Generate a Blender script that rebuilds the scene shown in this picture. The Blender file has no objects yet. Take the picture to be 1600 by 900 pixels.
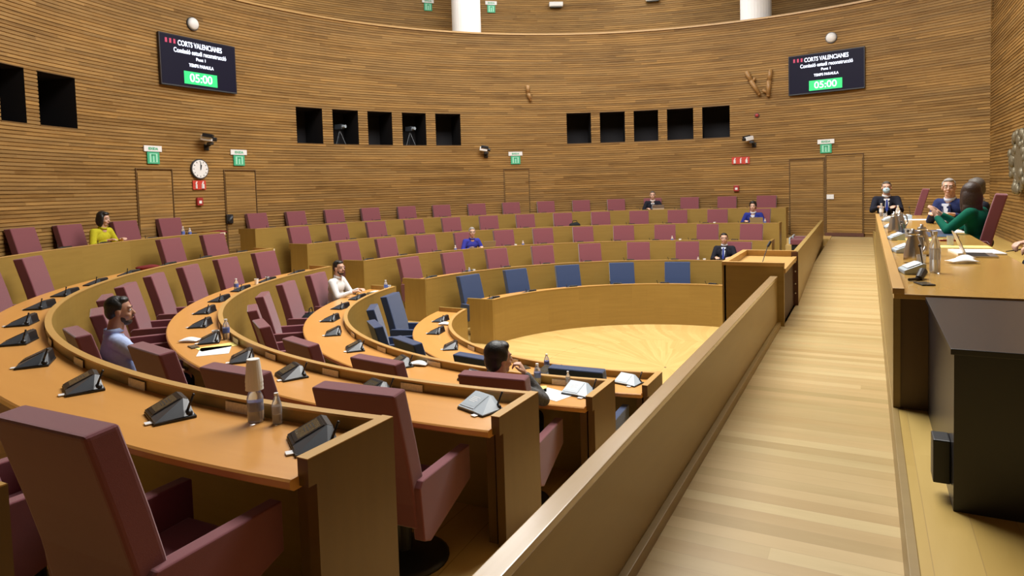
import bpy, bmesh, math, random
from mathutils import Vector, Matrix, Quaternion
from math import sin, cos, pi, radians, degrees, asin, acos, atan2, hypot
random.seed(7)
SC = bpy.context.scene
COL = SC.collection
V = Vector

# ---------------------------------------------------------------- materials
def nt(name):
    m = bpy.data.materials.new(name); m.use_nodes = True
    t = m.node_tree; b = t.nodes['Principled BSDF']
    return m, t, b
def plain(name, col, rough=.6, metal=0., spec=.5, emit=None, es=1., coat=0., trans=0., bump=0., bscale=200., var=.0, sheen=0.):
    m, t, b = nt(name)
    b.inputs['Sheen Weight'].default_value = sheen; b.inputs['Sheen Roughness'].default_value = .45
    b.inputs['Base Color'].default_value = (*col, 1)
    b.inputs['Roughness'].default_value = rough
    b.inputs['Metallic'].default_value = metal
    b.inputs['Specular IOR Level'].default_value = spec
    b.inputs['Coat Weight'].default_value = coat
    b.inputs['Coat Roughness'].default_value = .15
    b.inputs['Transmission Weight'].default_value = trans
    if emit:
        b.inputs['Emission Color'].default_value = (*emit, 1); b.inputs['Emission Strength'].default_value = es
    if bump or var:
        tc = t.nodes.new('ShaderNodeTexCoord'); n = t.nodes.new('ShaderNodeTexNoise')
        n.inputs['Scale'].default_value = bscale; n.inputs['Detail'].default_value = 3
        t.links.new(tc.outputs['Object'], n.inputs['Vector'])
        if bump:
            bp = t.nodes.new('ShaderNodeBump'); bp.inputs['Strength'].default_value = bump; bp.inputs['Distance'].default_value = .01
            t.links.new(n.outputs['Fac'], bp.inputs['Height']); t.links.new(bp.outputs['Normal'], b.inputs['Normal'])
        if var:
            mx = t.nodes.new('ShaderNodeMix'); mx.data_type = 'RGBA'
            mx.inputs[6].default_value = (*[c * (1 - var) for c in col], 1); mx.inputs[7].default_value = (*[min(1, c * (1 + var)) for c in col], 1)
            t.links.new(n.outputs['Fac'], mx.inputs[0]); t.links.new(mx.outputs[2], b.inputs['Base Color'])
    return m
def wood(name, ca, cb, w=0., L=2., rough=.4, var=1., grain=16., gap=0., coat=0., gapc=(.05, .025, .01), tint=None, streak=.5, spec=.5):
    """wood with the grain along U; w = plank width in V, L = plank length in U"""
    m, t, b = nt(name); N = t.nodes; K = t.links
    uv = N.new('ShaderNodeUVMap'); uv.uv_map = 'UVMap'
    sep = N.new('ShaderNodeSeparateXYZ'); K.new(uv.outputs[0], sep.inputs[0])
    def mth(op, a, bb=None):
        n = N.new('ShaderNodeMath'); n.operation = op
        for i, x in enumerate((a, bb)):
            if x is None: continue
            if isinstance(x, (int, float)): n.inputs[i].default_value = x
            else: K.new(x, n.inputs[i])
        return n.outputs[0]
    U, W = sep.outputs[0], sep.outputs[1]
    if w:
        row = mth('FLOOR', mth('DIVIDE', W, w))
        wn = N.new('ShaderNodeTexWhiteNoise'); wn.noise_dimensions = '1D'; K.new(row, wn.inputs['W'])
        off = mth('MULTIPLY', wn.outputs['Value'], L * 7.31)
        seg = mth('FLOOR', mth('DIVIDE', mth('ADD', U, off), L))
        cmb = N.new('ShaderNodeCombineXYZ'); K.new(row, cmb.inputs[0]); K.new(seg, cmb.inputs[1])
        w2 = N.new('ShaderNodeTexWhiteNoise'); w2.noise_dimensions = '2D'; K.new(cmb.outputs[0], w2.inputs['Vector'])
        rnd = w2.outputs['Value']
    else:
        row = None; rnd = None
    sc = N.new('ShaderNodeCombineXYZ'); K.new(mth('MULTIPLY', U, .9), sc.inputs[0]); K.new(mth('MULTIPLY', W, grain), sc.inputs[1])
    if rnd is not None: K.new(mth('MULTIPLY', rnd, 37.), sc.inputs[2])
    n1 = N.new('ShaderNodeTexNoise'); n1.inputs['Scale'].default_value = 1.6; n1.inputs['Detail'].default_value = 5; n1.inputs['Roughness'].default_value = .6
    K.new(sc.outputs[0], n1.inputs['Vector'])
    n2 = N.new('ShaderNodeTexNoise'); n2.inputs['Scale'].default_value = .7; n2.inputs['Detail'].default_value = 2
    K.new(uv.outputs[0], n2.inputs['Vector'])
    fac = mth('MULTIPLY', mth('SUBTRACT', n1.outputs['Fac'], .5), streak * 2.2)
    fac = mth('ADD', fac, mth('MULTIPLY', mth('SUBTRACT', n2.outputs['Fac'], .5), .5))
    if rnd is not None: fac = mth('ADD', fac, mth('MULTIPLY', mth('SUBTRACT', rnd, .5), var))
    fac = mth('ADD', fac, .5)
    mx = N.new('ShaderNodeMix'); mx.data_type = 'RGBA'; mx.clamp_factor = True
    mx.inputs[6].default_value = (*cb, 1); mx.inputs[7].default_value = (*ca, 1); K.new(fac, mx.inputs[0])
    out = mx.outputs[2]
    if tint and rnd is not None:
        m2 = N.new('ShaderNodeMix'); m2.data_type = 'RGBA'
        w3 = N.new('ShaderNodeTexWhiteNoise'); w3.noise_dimensions = '3D'; K.new(cmb.outputs[0], w3.inputs['Vector'])
        K.new(mth('MULTIPLY', w3.outputs['Value'], .45), m2.inputs[0]); K.new(out, m2.inputs[6]); m2.inputs[7].default_value = (*tint, 1); out = m2.outputs[2]
    if gap and w:
        fr = mth('FRACT', mth('DIVIDE', W, w)); g = mth('LESS_THAN', fr, gap)
        m3 = N.new('ShaderNodeMix'); m3.data_type = 'RGBA'; K.new(mth('MULTIPLY', g, .75), m3.inputs[0]); K.new(out, m3.inputs[6]); m3.inputs[7].default_value = (*gapc, 1); out = m3.outputs[2]
    K.new(out, b.inputs['Base Color'])
    b.inputs['Roughness'].default_value = rough; b.inputs['Coat Weight'].default_value = coat; b.inputs['Coat Roughness'].default_value = .2
    b.inputs['Specular IOR Level'].default_value = spec
    return m
M = {}
M['wall'] = wood('wall_slats_wood', (.44, .25, .078), (.165, .085, .023), w=.0675, L=2.3, rough=.55, var=.55, grain=13, tint=(.28, .18, .075), streak=.75, spec=.2)
M['wallR'] = M['wall']
M['fascia'] = wood('oak_veneer', (.37, .235, .055), (.25, .15, .032), w=.6, L=1.15, rough=.42, var=.30, grain=11, streak=.35, coat=.1)
M['rim'] = wood('oak_edge', (.58, .36, .12), (.45, .25, .07), rough=.4, grain=14, streak=.3, coat=.1)
M['top'] = wood('cherry_worktop', (.72, .36, .10), (.58, .26, .06), rough=.33, grain=7, streak=.3, coat=.12)
M['panel'] = wood('panel_wood_shade_dark', (.16, .085, .024), (.095, .046, .013), rough=.42, grain=7, streak=.3, coat=.1)  # base darkened to put the shade of upright end faces into the colour
M['pit'] = wood('pit_parquet', (.72, .50, .19), (.55, .35, .11), w=.16, L=1.2, rough=.36, var=.55, grain=5, gap=.035, gapc=(.45, .28, .09), streak=.25, coat=.1)
M['walk'] = wood('walkway_boards', (.60, .465, .225), (.40, .285, .11), w=.105, L=30., rough=.36, var=1.0, grain=6, gap=.03, gapc=(.40, .27, .12), tint=(.52, .33, .14), streak=.45, coat=.15)
M['plat'] = wood('platform_boards', (.70, .50, .17), (.52, .34, .09), w=.16, L=1.6, rough=.3, var=.4, grain=5, gap=.02, gapc=(.42, .27, .1), streak=.3, coat=.2)
M['dais'] = wood('dais_table_wood', (.62, .38, .10), (.46, .25, .055), rough=.2, grain=6, streak=.3, coat=.35)
M['para'] = wood('parapet_veneer', (.36, .24, .072), (.26, .165, .045), rough=.42, grain=7, streak=.3, coat=.1)
M['paratop'] = wood('parapet_cap', (.55, .38, .20), (.42, .28, .13), rough=.26, grain=12, streak=.3, coat=.9)
M['maroon'] = plain('maroon_fabric', (.195, .056, .068), .85, bump=.15, bscale=500, var=.15, spec=.3, sheen=.45)
M['blue'] = plain('blue_fabric', (.030, .052, .125), .8, bump=.15, bscale=500, var=.15, spec=.3, sheen=.35)
M['black'] = plain('black_plastic', (.012, .012, .014), .4)
M['blackbox'] = plain('black_laminate', (.012, .011, .016), .35, spec=.5, coat=.2)
M['grey'] = plain('grey_plastic', (.05, .057, .068), .35)
M['pale'] = plain('pale_grey_plastic', (.45, .52, .58), .35)
M['screen'] = plain('terminal_screen', (.085, .070, .045), .2, var=.5, bscale=60)
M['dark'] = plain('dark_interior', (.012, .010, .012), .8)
M['darkwood'] = plain('dark_wood_edge', (.10, .035, .02), .6)
M['white'] = plain('white_plastic', (.8, .8, .8), .4)
M['paper'] = plain('white_paper', (.86, .86, .86), .8)
M['yellow'] = plain('yellow_paper', (.85, .72, .22), .8)
M['plate'] = plain('name_plate', (.74, .63, .48), .6, var=.3, bscale=60)
M['steel'] = plain('brushed_steel', (.62, .60, .57), .28, metal=.9)
M['glass'] = plain('clear_plastic', (.88, .91, .95), .12, trans=.75)
M['bluelabel'] = plain('blue_label', (.10, .16, .5), .5)
M['cup'] = plain('paper_cup', (.90, .90, .87), .5)
M['plaster'] = plain('white_plaster', (.92, .93, .95), .6)
M['doorline'] = plain('door_edge_wood', (.13, .068, .02), .6)
M['darkwall'] = plain('dark_bounce_absorber', (.03, .018, .010), .8)  # added near-black finish for unseen walls, absorbs bounce light
M['ceil'] = plain('ceiling_paint', (.12, .11, .10), .9)
M['tv'] = plain('tv_screen', (.005, .005, .012), .5, spec=.15, emit=(.006, .005, .02), es=.4)
M['tvf'] = plain('tv_bezel', (.02, .015, .02), .4)
M['txt'] = plain('screen_text', (.8, .85, 1), .5, emit=(.75, .82, 1), es=1.1)
M['txtm'] = plain('screen_mark', (.5, .05, .1), .5, emit=(.35, .02, .12), es=.3)
M['tgreen'] = plain('screen_green', (.02, .5, .15), .5, emit=(.015, .45, .11), es=.85)
M['green'] = plain('sign_green', (.05, .42, .22), .5)
M['pgreen'] = plain('sign_pale_green', (.35, .75, .55), .5)
M['red'] = plain('sign_red', (.55, .05, .03), .5)
M['dred'] = plain('alarm_red', (.35, .03, .03), .4)
M['gold'] = plain('sculpted_wood', (.32, .17, .055), .5)
M['bronze'] = plain('bronze', (.20, .17, .11), .45, metal=.4, bump=.6, bscale=30, var=.6)
def skin(name, c): return plain(name, c, .55, var=.08, bscale=25)
M['skinA'] = skin('skin_tan', (.42, .22, .14)); M['skinB'] = skin('skin_fair', (.60, .36, .26))
M['lip'] = plain('lips', (.35, .12, .10), .5); M['eye'] = plain('eye_white', (.75, .73, .70), .3); M['iris'] = plain('iris_dark', (.02, .012, .01), .2)
def cloth(name, c, var=.12): return plain(name, c, .88, bump=.25, bscale=35, var=var, spec=.2)

# ---------------------------------------------------------------- object helpers
def mesh_obj(name, bm, mat, parent=None, smooth=False, loc=None, mats=None):
    me = bpy.data.meshes.new(name); bm.normal_update(); bm.to_mesh(me); bm.free()
    for mm in (mats or [mat]): me.materials.append(mm)
    if me.uv_layers: me.uv_layers[0].name = 'UVMap'
    if smooth:
        for p in me.polygons: p.use_smooth = True
    o = bpy.data.objects.new(name, me); COL.objects.link(o)
    if parent is not None: o.parent = parent
    if loc is not None: o.location = loc
    return o
def empty(name, loc=(0, 0, 0), rz=0., label=None, cat=None, group=None):
    o = bpy.data.objects.new(name, None); COL.objects.link(o); o.location = loc; o.rotation_euler = (0, 0, rz); o.empty_display_size = .1
    if label: tag(o, label, cat, group)
    return o
def tag(o, label, cat, group=None):
    o['label'] = label; o['category'] = cat
    if group: o['group'] = group
    return o
def struct(o): o['kind'] = 'structure'; return o
def copy_tree(o, parent=None, label=None, group=None):
    c = o.copy(); COL.objects.link(c); c.parent = parent
    for ch in list(o.children): copy_tree(ch, c)
    if label: c['label'] = label
    if group: c['group'] = group
    return c
def uvl(bm): return bm.loops.layers.uv.verify()
def uvbox(bm, faces=None, swap=False):
    L = uvl(bm)
    for f in (faces or bm.faces):
        f.normal_update(); n = f.normal; a = [abs(x) for x in n]
        for l in f.loops:
            p = l.vert.co
            if a[2] >= a[0] and a[2] >= a[1]: u, v = (p.x, p.y)
            elif a[0] >= a[1]: u, v = (p.y, p.z)
            else: u, v = (p.x, p.z)
            l[L].uv = (v, u) if swap else (u, v)
def box(bm, x0, x1, y0, y1, z0, z1, bev=0., mat=None, mi=0):
    vs = [bm.verts.new((x, y, z)) for z in (z0, z1) for y in (y0, y1) for x in (x0, x1)]
    F = [(0, 2, 3, 1), (4, 5, 7, 6), (0, 1, 5, 4), (1, 3, 7, 5), (3, 2, 6, 7), (2, 0, 4, 6)]
    fs = [bm.faces.new([vs[i] for i in f]) for f in F]
    for f in fs: f.material_index = mi
    if mat is not None:
        for v in vs: v.co = mat @ v.co
    if bev:
        es = list({e for f in fs for e in f.edges})
        bmesh.ops.bevel(bm, geom=es, offset=bev, segments=2, affect='EDGES', profile=.6)
    return fs
def prism(bm, prof, axis, a, b, bev=0., mat=None, seg=2):
    """extrude a closed 2D profile along axis ('x': prof=(y,z)); ('y': (x,z)); ('z': (x,y))"""
    def P(p, t): return {'x': (t, p[0], p[1]), 'y': (p[0], t, p[1]), 'z': (p[0], p[1], t)}[axis]
    A = [bm.verts.new(P(p, a)) for p in prof]; B = [bm.verts.new(P(p, b)) for p in prof]; n = len(prof)
    fs = [bm.faces.new(A), bm.faces.new(B[::-1])] + [bm.faces.new((A[i], B[i], B[(i + 1) % n], A[(i + 1) % n])) for i in range(n)]
    bmesh.ops.recalc_face_normals(bm, faces=fs)
    if mat is not None:
        for v in A + B: v.co = mat @ v.co
    if bev:
        es = list({e for f in fs[:2] for e in f.edges} | {e for f in fs[2:] for e in f.edges if e.calc_face_angle(0) > .5})
        bmesh.ops.bevel(bm, geom=es, offset=bev, segments=seg, affect='EDGES', profile=.6)
def tube(bm, p0, p1, r0, r1=None, n=12, caps=True):
    p0, p1 = V(p0), V(p1); r1 = r0 if r1 is None else r1
    d = (p1 - p0); q = d.to_track_quat('Z', 'Y')
    A = [bm.verts.new(p0 + q @ V((r0 * cos(2 * pi * i / n), r0 * sin(2 * pi * i / n), 0))) for i in range(n)]
    B = [bm.verts.new(p1 + q @ V((r1 * cos(2 * pi * i / n), r1 * sin(2 * pi * i / n), 0))) for i in range(n)]
    for i in range(n): bm.faces.new((A[i], A[(i + 1) % n], B[(i + 1) % n], B[i]))
    if caps: bm.faces.new(A[::-1]); bm.faces.new(B)
def lathe(bm, prof, n=20, c=(0, 0, 0)):
    rings = []
    for r, z in prof:
        rings.append([bm.verts.new((c[0] + max(r, 1e-4) * cos(2 * pi * i / n), c[1] + max(r, 1e-4) * sin(2 * pi * i / n), c[2] + z)) for i in range(n)])
    for a, b in zip(rings, rings[1:]):
        for i in range(n): bm.faces.new((a[i], a[(i + 1) % n], b[(i + 1) % n], b[i]))
    bm.faces.new(rings[0][::-1]); bm.faces.new(rings[-1])
def ball(bm, c, r, seg=12, scale=(1, 1, 1), mat=None):
    m = Matrix.Translation(c) @ (mat or Matrix.Identity(4)) @ Matrix.Diagonal((*[r * s for s in scale], 1))
    bmesh.ops.create_uvsphere(bm, u_segments=seg, v_segments=max(6, seg * 2 // 3), radius=1, matrix=m)
NB = bmesh.new

# ---------------------------------------------------------------- plan of the chamber
R = {1: 3.35, 2: 4.854, 3: 6.383, 4: 7.937, 5: 9.52}
Z = {1: .85, 2: 1.178, 3: 1.506, 4: 1.833, 5: 2.162}
FL = {i: Z[i] - .85 for i in Z}
RW = 10.739
XE = .85
def th_near(x): return lambda r: 2 * pi - acos(min(1, x / r))
def th_far(x): return lambda r: acos(min(1, x / r))
def th_left(y=-.58): return lambda r: pi - asin(y / r)
def th_right(y=.36): return lambda r: pi - asin(y / r)
def const(a): return lambda r: radians(a)
def sweep(bm, prof, t0, t1, n, closed=True, uvmode='arc', caps=True):
    """sweep a (r,z) profile about the z axis"""
    L = uvl(bm); rows = []
    cum = [0]
    for (r0, z0), (r1, z1) in zip(prof, prof[1:] + prof[:1]): cum.append(cum[-1] + hypot(r1 - r0, z1 - z0))
    for j in range(n + 1):
        t = j / n; row = []
        for r, z in prof:
            a = t0(r) + (t1(r) - t0(r)) * t
            row.append((bm.verts.new((r * cos(a), r * sin(a), z)), a))
        rows.append(row)
    k = len(prof); m = k if closed else k - 1; new = []
    for j in range(n):
        for i in range(m):
            i2 = (i + 1) % k
            q = [rows[j][i], rows[j + 1][i], rows[j + 1][i2], rows[j][i2]]
            f = bm.faces.new([v for v, _ in q]); new.append(f)
            rm = (prof[i][0] + prof[i2][0]) / 2
            vv = (cum[i], cum[i], cum[i + 1], cum[i + 1])
            for l, (v, a), c_ in zip(f.loops, q, vv):
                if uvmode == 'arc': l[L].uv = (a * rm, c_)
                elif uvmode == 'radial': l[L].uv = (hypot(v.co.x, v.co.y) + v.co.z, a * 4.2)
    if closed and caps:
        for row in (rows[0], rows[-1]):
            f = bm.faces.new([v for v, _ in row]); new.append(f)
            for l in f.loops: l[L].uv = (l.vert.co.z, l.vert.co.x + l.vert.co.y)
    bmesh.ops.recalc_face_normals(bm, faces=new)
    return new
def at(r, a, z=0.):  # polar point, a in degrees
    return V((r * cos(radians(a)), r * sin(radians(a)), z))

# ---------------------------------------------------------------- camera
cam = bpy.data.objects.new('camera', bpy.data.cameras.new('camera')); COL.objects.link(cam); SC.camera = cam
yaw, pit, rol, f_ = radians(28), radians(3.0433), radians(-1.6911), 1046.18
F = V((-sin(yaw) * cos(pit), cos(yaw) * cos(pit), -sin(pit))); Rt = V((cos(yaw), sin(yaw), 0)); U = Rt.cross(F)
R2 = cos(rol) * Rt + sin(rol) * U; U2 = -sin(rol) * Rt + cos(rol) * U
mw = Matrix((R2, U2, -F)).transposed().to_4x4(); mw.translation = V((2.8354, -10.365, 2.892)); cam.matrix_world = mw
cam.data.sensor_width = 36; cam.data.lens = f_ / 1600 * 36; cam.data.shift_y = -98.71 / 1600; cam.data.clip_start = .05; cam.data.clip_end = 100

# ---------------------------------------------------------------- floor: pit disc and five tiers
bm = NB()
XP = 1.95
sweep(bm, [(.02, 0), (1.0, 0), (XP - .01, 0)], const(0), const(360), 48, closed=False, uvmode='radial')
sweep(bm, [(XP - .01, 0), (R[2] + .03, 0)], th_far(XP), th_near(XP), 120, closed=False, uvmode='radial')
for i in (2, 3, 4, 5):
    r0 = R[i] + .03; r1 = R[i + 1] + .03 if i < 5 else RW + .3
    sweep(bm, [(r0, FL[i - 1]), (r0, FL[i]), (r1, FL[i])], th_far(XP), th_near(XP), 120, closed=False, uvmode='radial')
    zm = (FL[i] + FL[i - 1]) / 2
    for a, b in ((th_far(XP), th_far(XE + .01)), (th_near(XE + .01), th_near(XP)), (th_right(.34), th_left(-.56))):
        sweep(bm, [(r0 - .30, FL[i - 1] - .01), (r0 + .01, FL[i - 1] - .01), (r0 + .01, zm), (r0 - .30, zm)], a, b, 6, uvmode='radial')
floor = struct(mesh_obj('floor', bm, M['pit']))
# raised walkway and presidium platform
bm = NB(); box(bm, 1.93, 2.965, -11.05, 10.9, .9, 1.3); uvbox(bm)
struct(mesh_obj('floor_walkway', bm, M['walk']))
bm = NB(); box(bm, 3.0, 5.43, -11.05, 9.6, .9, 1.5); uvbox(bm, swap=True)
struct(mesh_obj('floor_platform', bm, M['plat']))
bm = NB(); box(bm, 2.965, 3.0, -11.05, 9.9, .9, 1.503, bev=.003); uvbox(bm)
struct(mesh_obj('trim_1', bm, M['para']))
bm = NB(); box(bm, 1.965, 2.0, -11.05, -2.62, 1.29, 1.36, bev=.003); uvbox(bm)
struct(mesh_obj('trim_2', bm, M['para']))

# ---------------------------------------------------------------- curved slatted wall with its openings
WIN = [(201.78, 204.6), (195.92, 200.28), (161.62, 165.70), (155.91, 160.0), (150.38, 154.36), (144.76, 148.7), (138.95, 143.15),
       (116.84, 120.93), (111.2, 115.34), (105.75, 109.72), (100.11, 104.30), (94.42, 98.69)]
P_ = .0675
ZB, ZT = 4.28, 5.22
k0 = round((ZB - .9) / P_); k1 = round((ZT - .9) / P_); ZB, ZT = .9 + k0 * P_, .9 + k1 * P_
def wall_curved(r, z0, zn, a0, a1, holes, name, mat, step=.8):
    bm = NB(); L = uvl(bm)
    br = sorted({a0, a1} | {x for h in holes for x in h[:2]}); an = []
    for a, b in zip(br, br[1:]):
        n = max(1, round((b - a) / step)); an += [a + (b - a) * j / n for j in range(n)]
    an.append(a1)
    prof = []
    for k in range(zn):
        z = z0 + k * P_; prof += [(r, z), (r, z + .047), (r + .016, z + .050), (r + .016, z + P_ - .003)]
    prof.append((r, z0 + zn * P_))
    vs = [[bm.verts.new((rr * cos(radians(a)), rr * sin(radians(a)), z)) for rr, z in prof] for a in an]
    for j in range(len(an) - 1):
        am = (an[j] + an[j + 1]) / 2
        for i in range(len(prof) - 1):
            zm = (prof[i][1] + prof[i + 1][1]) / 2
            if any(h[0] < am < h[1] and h[2] < zm < h[3] for h in holes): continue
            f = bm.faces.new((vs[j][i], vs[j][i + 1], vs[j + 1][i + 1], vs[j + 1][i]))
            for l, (jj, ii) in zip(f.loops, ((j, i), (j, i + 1), (j + 1, i + 1), (j + 1, i))):
                l[L].uv = (radians(an[jj]) * r, prof[ii][1] - z0 + (-.0005 if ii == i + 1 else .0005))
    return struct(mesh_obj(name, bm, mat))
ntot = round((7.66 - .9) / P_)
wall_curved(RW, .9, ntot, 59.3, 236., [(a, b, ZB, ZT) for a, b in WIN], 'wall_left', M['wall'])
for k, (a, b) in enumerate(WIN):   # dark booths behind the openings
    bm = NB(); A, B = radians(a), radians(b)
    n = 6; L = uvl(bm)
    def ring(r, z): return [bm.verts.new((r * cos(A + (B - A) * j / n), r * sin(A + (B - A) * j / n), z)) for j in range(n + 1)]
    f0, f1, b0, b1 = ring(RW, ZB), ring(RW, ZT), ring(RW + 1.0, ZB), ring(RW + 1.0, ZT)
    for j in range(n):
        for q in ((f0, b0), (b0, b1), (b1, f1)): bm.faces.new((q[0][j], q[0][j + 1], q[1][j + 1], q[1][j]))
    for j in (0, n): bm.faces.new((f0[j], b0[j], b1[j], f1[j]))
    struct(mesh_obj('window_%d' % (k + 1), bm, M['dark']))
    bm = NB(); fr = .03                                           # thin dark reveal
    sweep(bm, [(RW - .004, ZB - .02), (RW + .03, ZB - .02), (RW + .03, ZB), (RW - .004, ZB)], const(a), const(b), 6)
    sweep(bm, [(RW - .004, ZT), (RW + .03, ZT), (RW + .03, ZT + .015), (RW - .004, ZT + .015)], const(a), const(b), 6)
    struct(mesh_obj('trim_%d' % (k + 10), bm, M['panel']))
# gallery: parapet cap, floor and back wall above
bm = NB(); zr = .9 + ntot * P_
sweep(bm, [(RW - .03, zr), (RW + .12, zr), (RW + .12, zr + .05), (RW - .03, zr + .05)], const(59.5), const(236), 160)
struct(mesh_obj('trim_3', bm, M['rim']))
bm = NB(); sweep(bm, [(RW + .06, 6.7), (13.2, 6.7), (13.2, 6.8), (RW + .06, 6.8)], const(48), const(236), 90)
sweep(bm, [(RW + .06, 6.7), (RW + .10, 6.7), (RW + .10, zr), (RW + .06, zr)], const(59.5), const(236), 120)
struct(mesh_obj('floor_gallery', bm, M['plat']))
wall_curved(13.0, 6.8, 62, 48, 236, [], 'wall_gallery', M['wall'], 1.2)
# flat wall on the right, meeting the curve
bm = NB(); L = uvl(bm); nz = round((11 - 1.4) / P_); Y0, Y1 = -11.05, 9.27
prof = []
for k in range(nz):
    z = 1.4 + k * P_; prof += [(5.43, z), (5.43, z + .047), (5.446, z + .05), (5.446, z + P_ - .003)]
for (xa, za), (xb, zb) in zip(prof, prof[1:]):
    vs = [bm.verts.new(p) for p in ((xa, Y0, za), (xb, Y0, zb), (xb, Y1, zb), (xa, Y1, za))]
    f = bm.faces.new(vs)
    for l in f.loops: l[L].uv = (l.vert.co.y + 40, l.vert.co.z - 1.4 + (.0005 if l.vert.co.z == za else -.0005))
struct(mesh_obj('wall_right', bm, M['wallR']))
bm = NB(); box(bm, -13.2, 6.2, -11.25, -11.05, 0, 11); uvbox(bm); struct(mesh_obj('wall_rear_blocker', bm, M['darkwall']))  # unseen wall, set close and dark to block bounce light
bm = NB(); box(bm, -6.15, -5.95, -11.1, -8.8, 0, 11); uvbox(bm); struct(mesh_obj('wall_side', bm, M['darkwall']))  # unseen closing wall, darkened to cut bounce light
bm = NB(); box(bm, -13.4, 10.5, -12.7, 13.4, 11, 11.1); struct(mesh_obj('ceiling', bm, M['ceil']))
bm = NB(); box(bm, 5.43, 10.5, 8.9, 9.0, 6.5, 11); uvbox(bm); struct(mesh_obj('wall_corner', bm, M['wall']))
# flush doors in the curved wall
DOORS = [(184.2, 189.1, 3.56), (172.3, 177.0, 3.56), (127.5, 131.9, 3.52), (75.15, 80.4, 3.60), (80.5, 85.6, 3.52)]
for k, (a, b, zt) in enumerate(DOORS):
    e = struct(empty('door_%d' % (k + 1), at(RW, (a + b) / 2, 1.31)))
    bm = NB(); L = uvl(bm); rr = RW - .022; n = 8; nn = int((zt - .06 - 1.32) / P_)
    prof = []
    for q in range(nn):
        z = 1.32 + q * P_; prof += [(rr, z), (rr, z + .055), (rr + .010, z + .058), (rr + .010, z + P_ - .003)]
    prof.append((rr + .01, 1.32 + nn * P_)); prof += [(rr + .02, 1.32 + nn * P_), (rr + .02, 1.32)]
    sweep(bm, prof, const(a + .2), const(b - .2), n)
    for f in bm.faces:
        for l in f.loops: l[L].uv = (l[L].uv[0] + 3.3 * k, l.vert.co.z - .9)
    o = mesh_obj('door_leaf', bm, M['wall']); o.parent = e; o.matrix_parent_inverse = Matrix.Translation(e.location).inverted()
    bm = NB()
    for x in (a, b - .10): sweep(bm, [(RW - .025, 1.31), (RW + .01, 1.31), (RW + .01, zt), (RW - .025, zt)], const(x), const(x + .10), 1)
    sweep(bm, [(RW - .025, zt - .018), (RW + .01, zt - .018), (RW + .01, zt), (RW - .025, zt)], const(a), const(b), n)
    o = mesh_obj('door_frame', bm, M['doorline']); o.parent = e; o.matrix_parent_inverse = Matrix.Translation(e.location).inverted()
    if k == 3:
        bm = NB(); sweep(bm, [(RW - .09, 1.31), (RW - .02, 1.31), (RW - .02, 1.40), (RW - .09, 1.40)], const(a - .1), const(b), 4)
        o = mesh_obj('door_threshold', bm, M['darkwood']); o.parent = e; o.matrix_parent_inverse = Matrix.Translation(e.location).inverted()
        bm = NB(); sweep(bm, [(RW - .05, 2.35), (RW - .02, 2.35), (RW - .02, 2.48), (RW - .05, 2.48)], const(79.2), const(80.2), 2)
        o = mesh_obj('door_plate', bm, M['white']); o.parent = e; o.matrix_parent_inverse = Matrix.Translation(e.location).inverted()
# white columns on the gallery
for k, (a, rad) in enumerate(((136.5, .45), (90.7, .45))):
    p = at(11.35, a, 6.8); bm = NB(); lathe(bm, [(rad, 0), (rad, 4.2)], 32)
    tag(mesh_obj('round_column', bm, M['plaster'], smooth=False, loc=p), ['white round column on the gallery, left of the centre', 'white round column on the gallery, above the right screen'][k], 'column', 'white gallery columns')

# ---------------------------------------------------------------- parapets
bm = NB(); box(bm, 1.905, 1.965, -11.05, -2.62, .0, 1.83); uvbox(bm)
pr = tag(empty('parapet', (1.935, -2.62, 0)), 'long solid wooden parapet along the near left edge of the walkway', 'parapet')
def pchild(name, bm, mat, par, smooth=False):
    o = mesh_obj(name, bm, mat, smooth=smooth); o.parent = par
    o.matrix_parent_inverse = (Matrix.Translation(par.location) @ par.rotation_euler.to_matrix().to_4x4()).inverted(); return o
pchild('panel', bm, M['para'], pr)
bm = NB(); box(bm, 1.895, 1.970, -11.05, -2.61, 1.83, 1.86, bev=.004); uvbox(bm, swap=True)
pchild('cap_rail', bm, M['paratop'], pr)
far = tag(empty('parapet', (2.03, -1.15, 1.3)), 'far wooden parapet beside the walkway, beyond the lectern', 'parapet')
bm = NB()
A, B = V((2.05, -1.15, 0)), V((1.80, 9.2, 0)); d = (B - A).normalized(); nrm = V((d.y, -d.x, 0)) * -.06
vs = []
for p, zt in ((A, 1.99), (B, 1.83)):
    vs.append([bm.verts.new((*(p + o).xy, z)) for o in (V((0, 0, 0)), nrm) for z in (0.6, zt)])
a, b = vs
fs = [bm.faces.new(q) for q in ((a[0], b[0], b[1], a[1]), (a[2], a[3], b[3], b[2]), (a[1], b[1], b[3], a[3]), (a[0], a[1], a[3], a[2]), (b[0], b[2], b[3], b[1]), (a[0], a[2], b[2], b[0]))]
bmesh.ops.recalc_face_normals(bm, faces=fs); uvbox(bm)
pchild('panel', bm, M['para'], far)
bm = NB(); box(bm, 1.975, 2.055, -1.17, -1.145, .6, 1.985); uvbox(bm); pchild('end_post', bm, M['darkwood'], far)
for z in (1.46, 1.58, 1.74, 1.86):
    bm = NB(); ball(bm, (2.02, -1.175, z), .012, 8); pchild('stud', bm, M['steel'], far, True)

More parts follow.
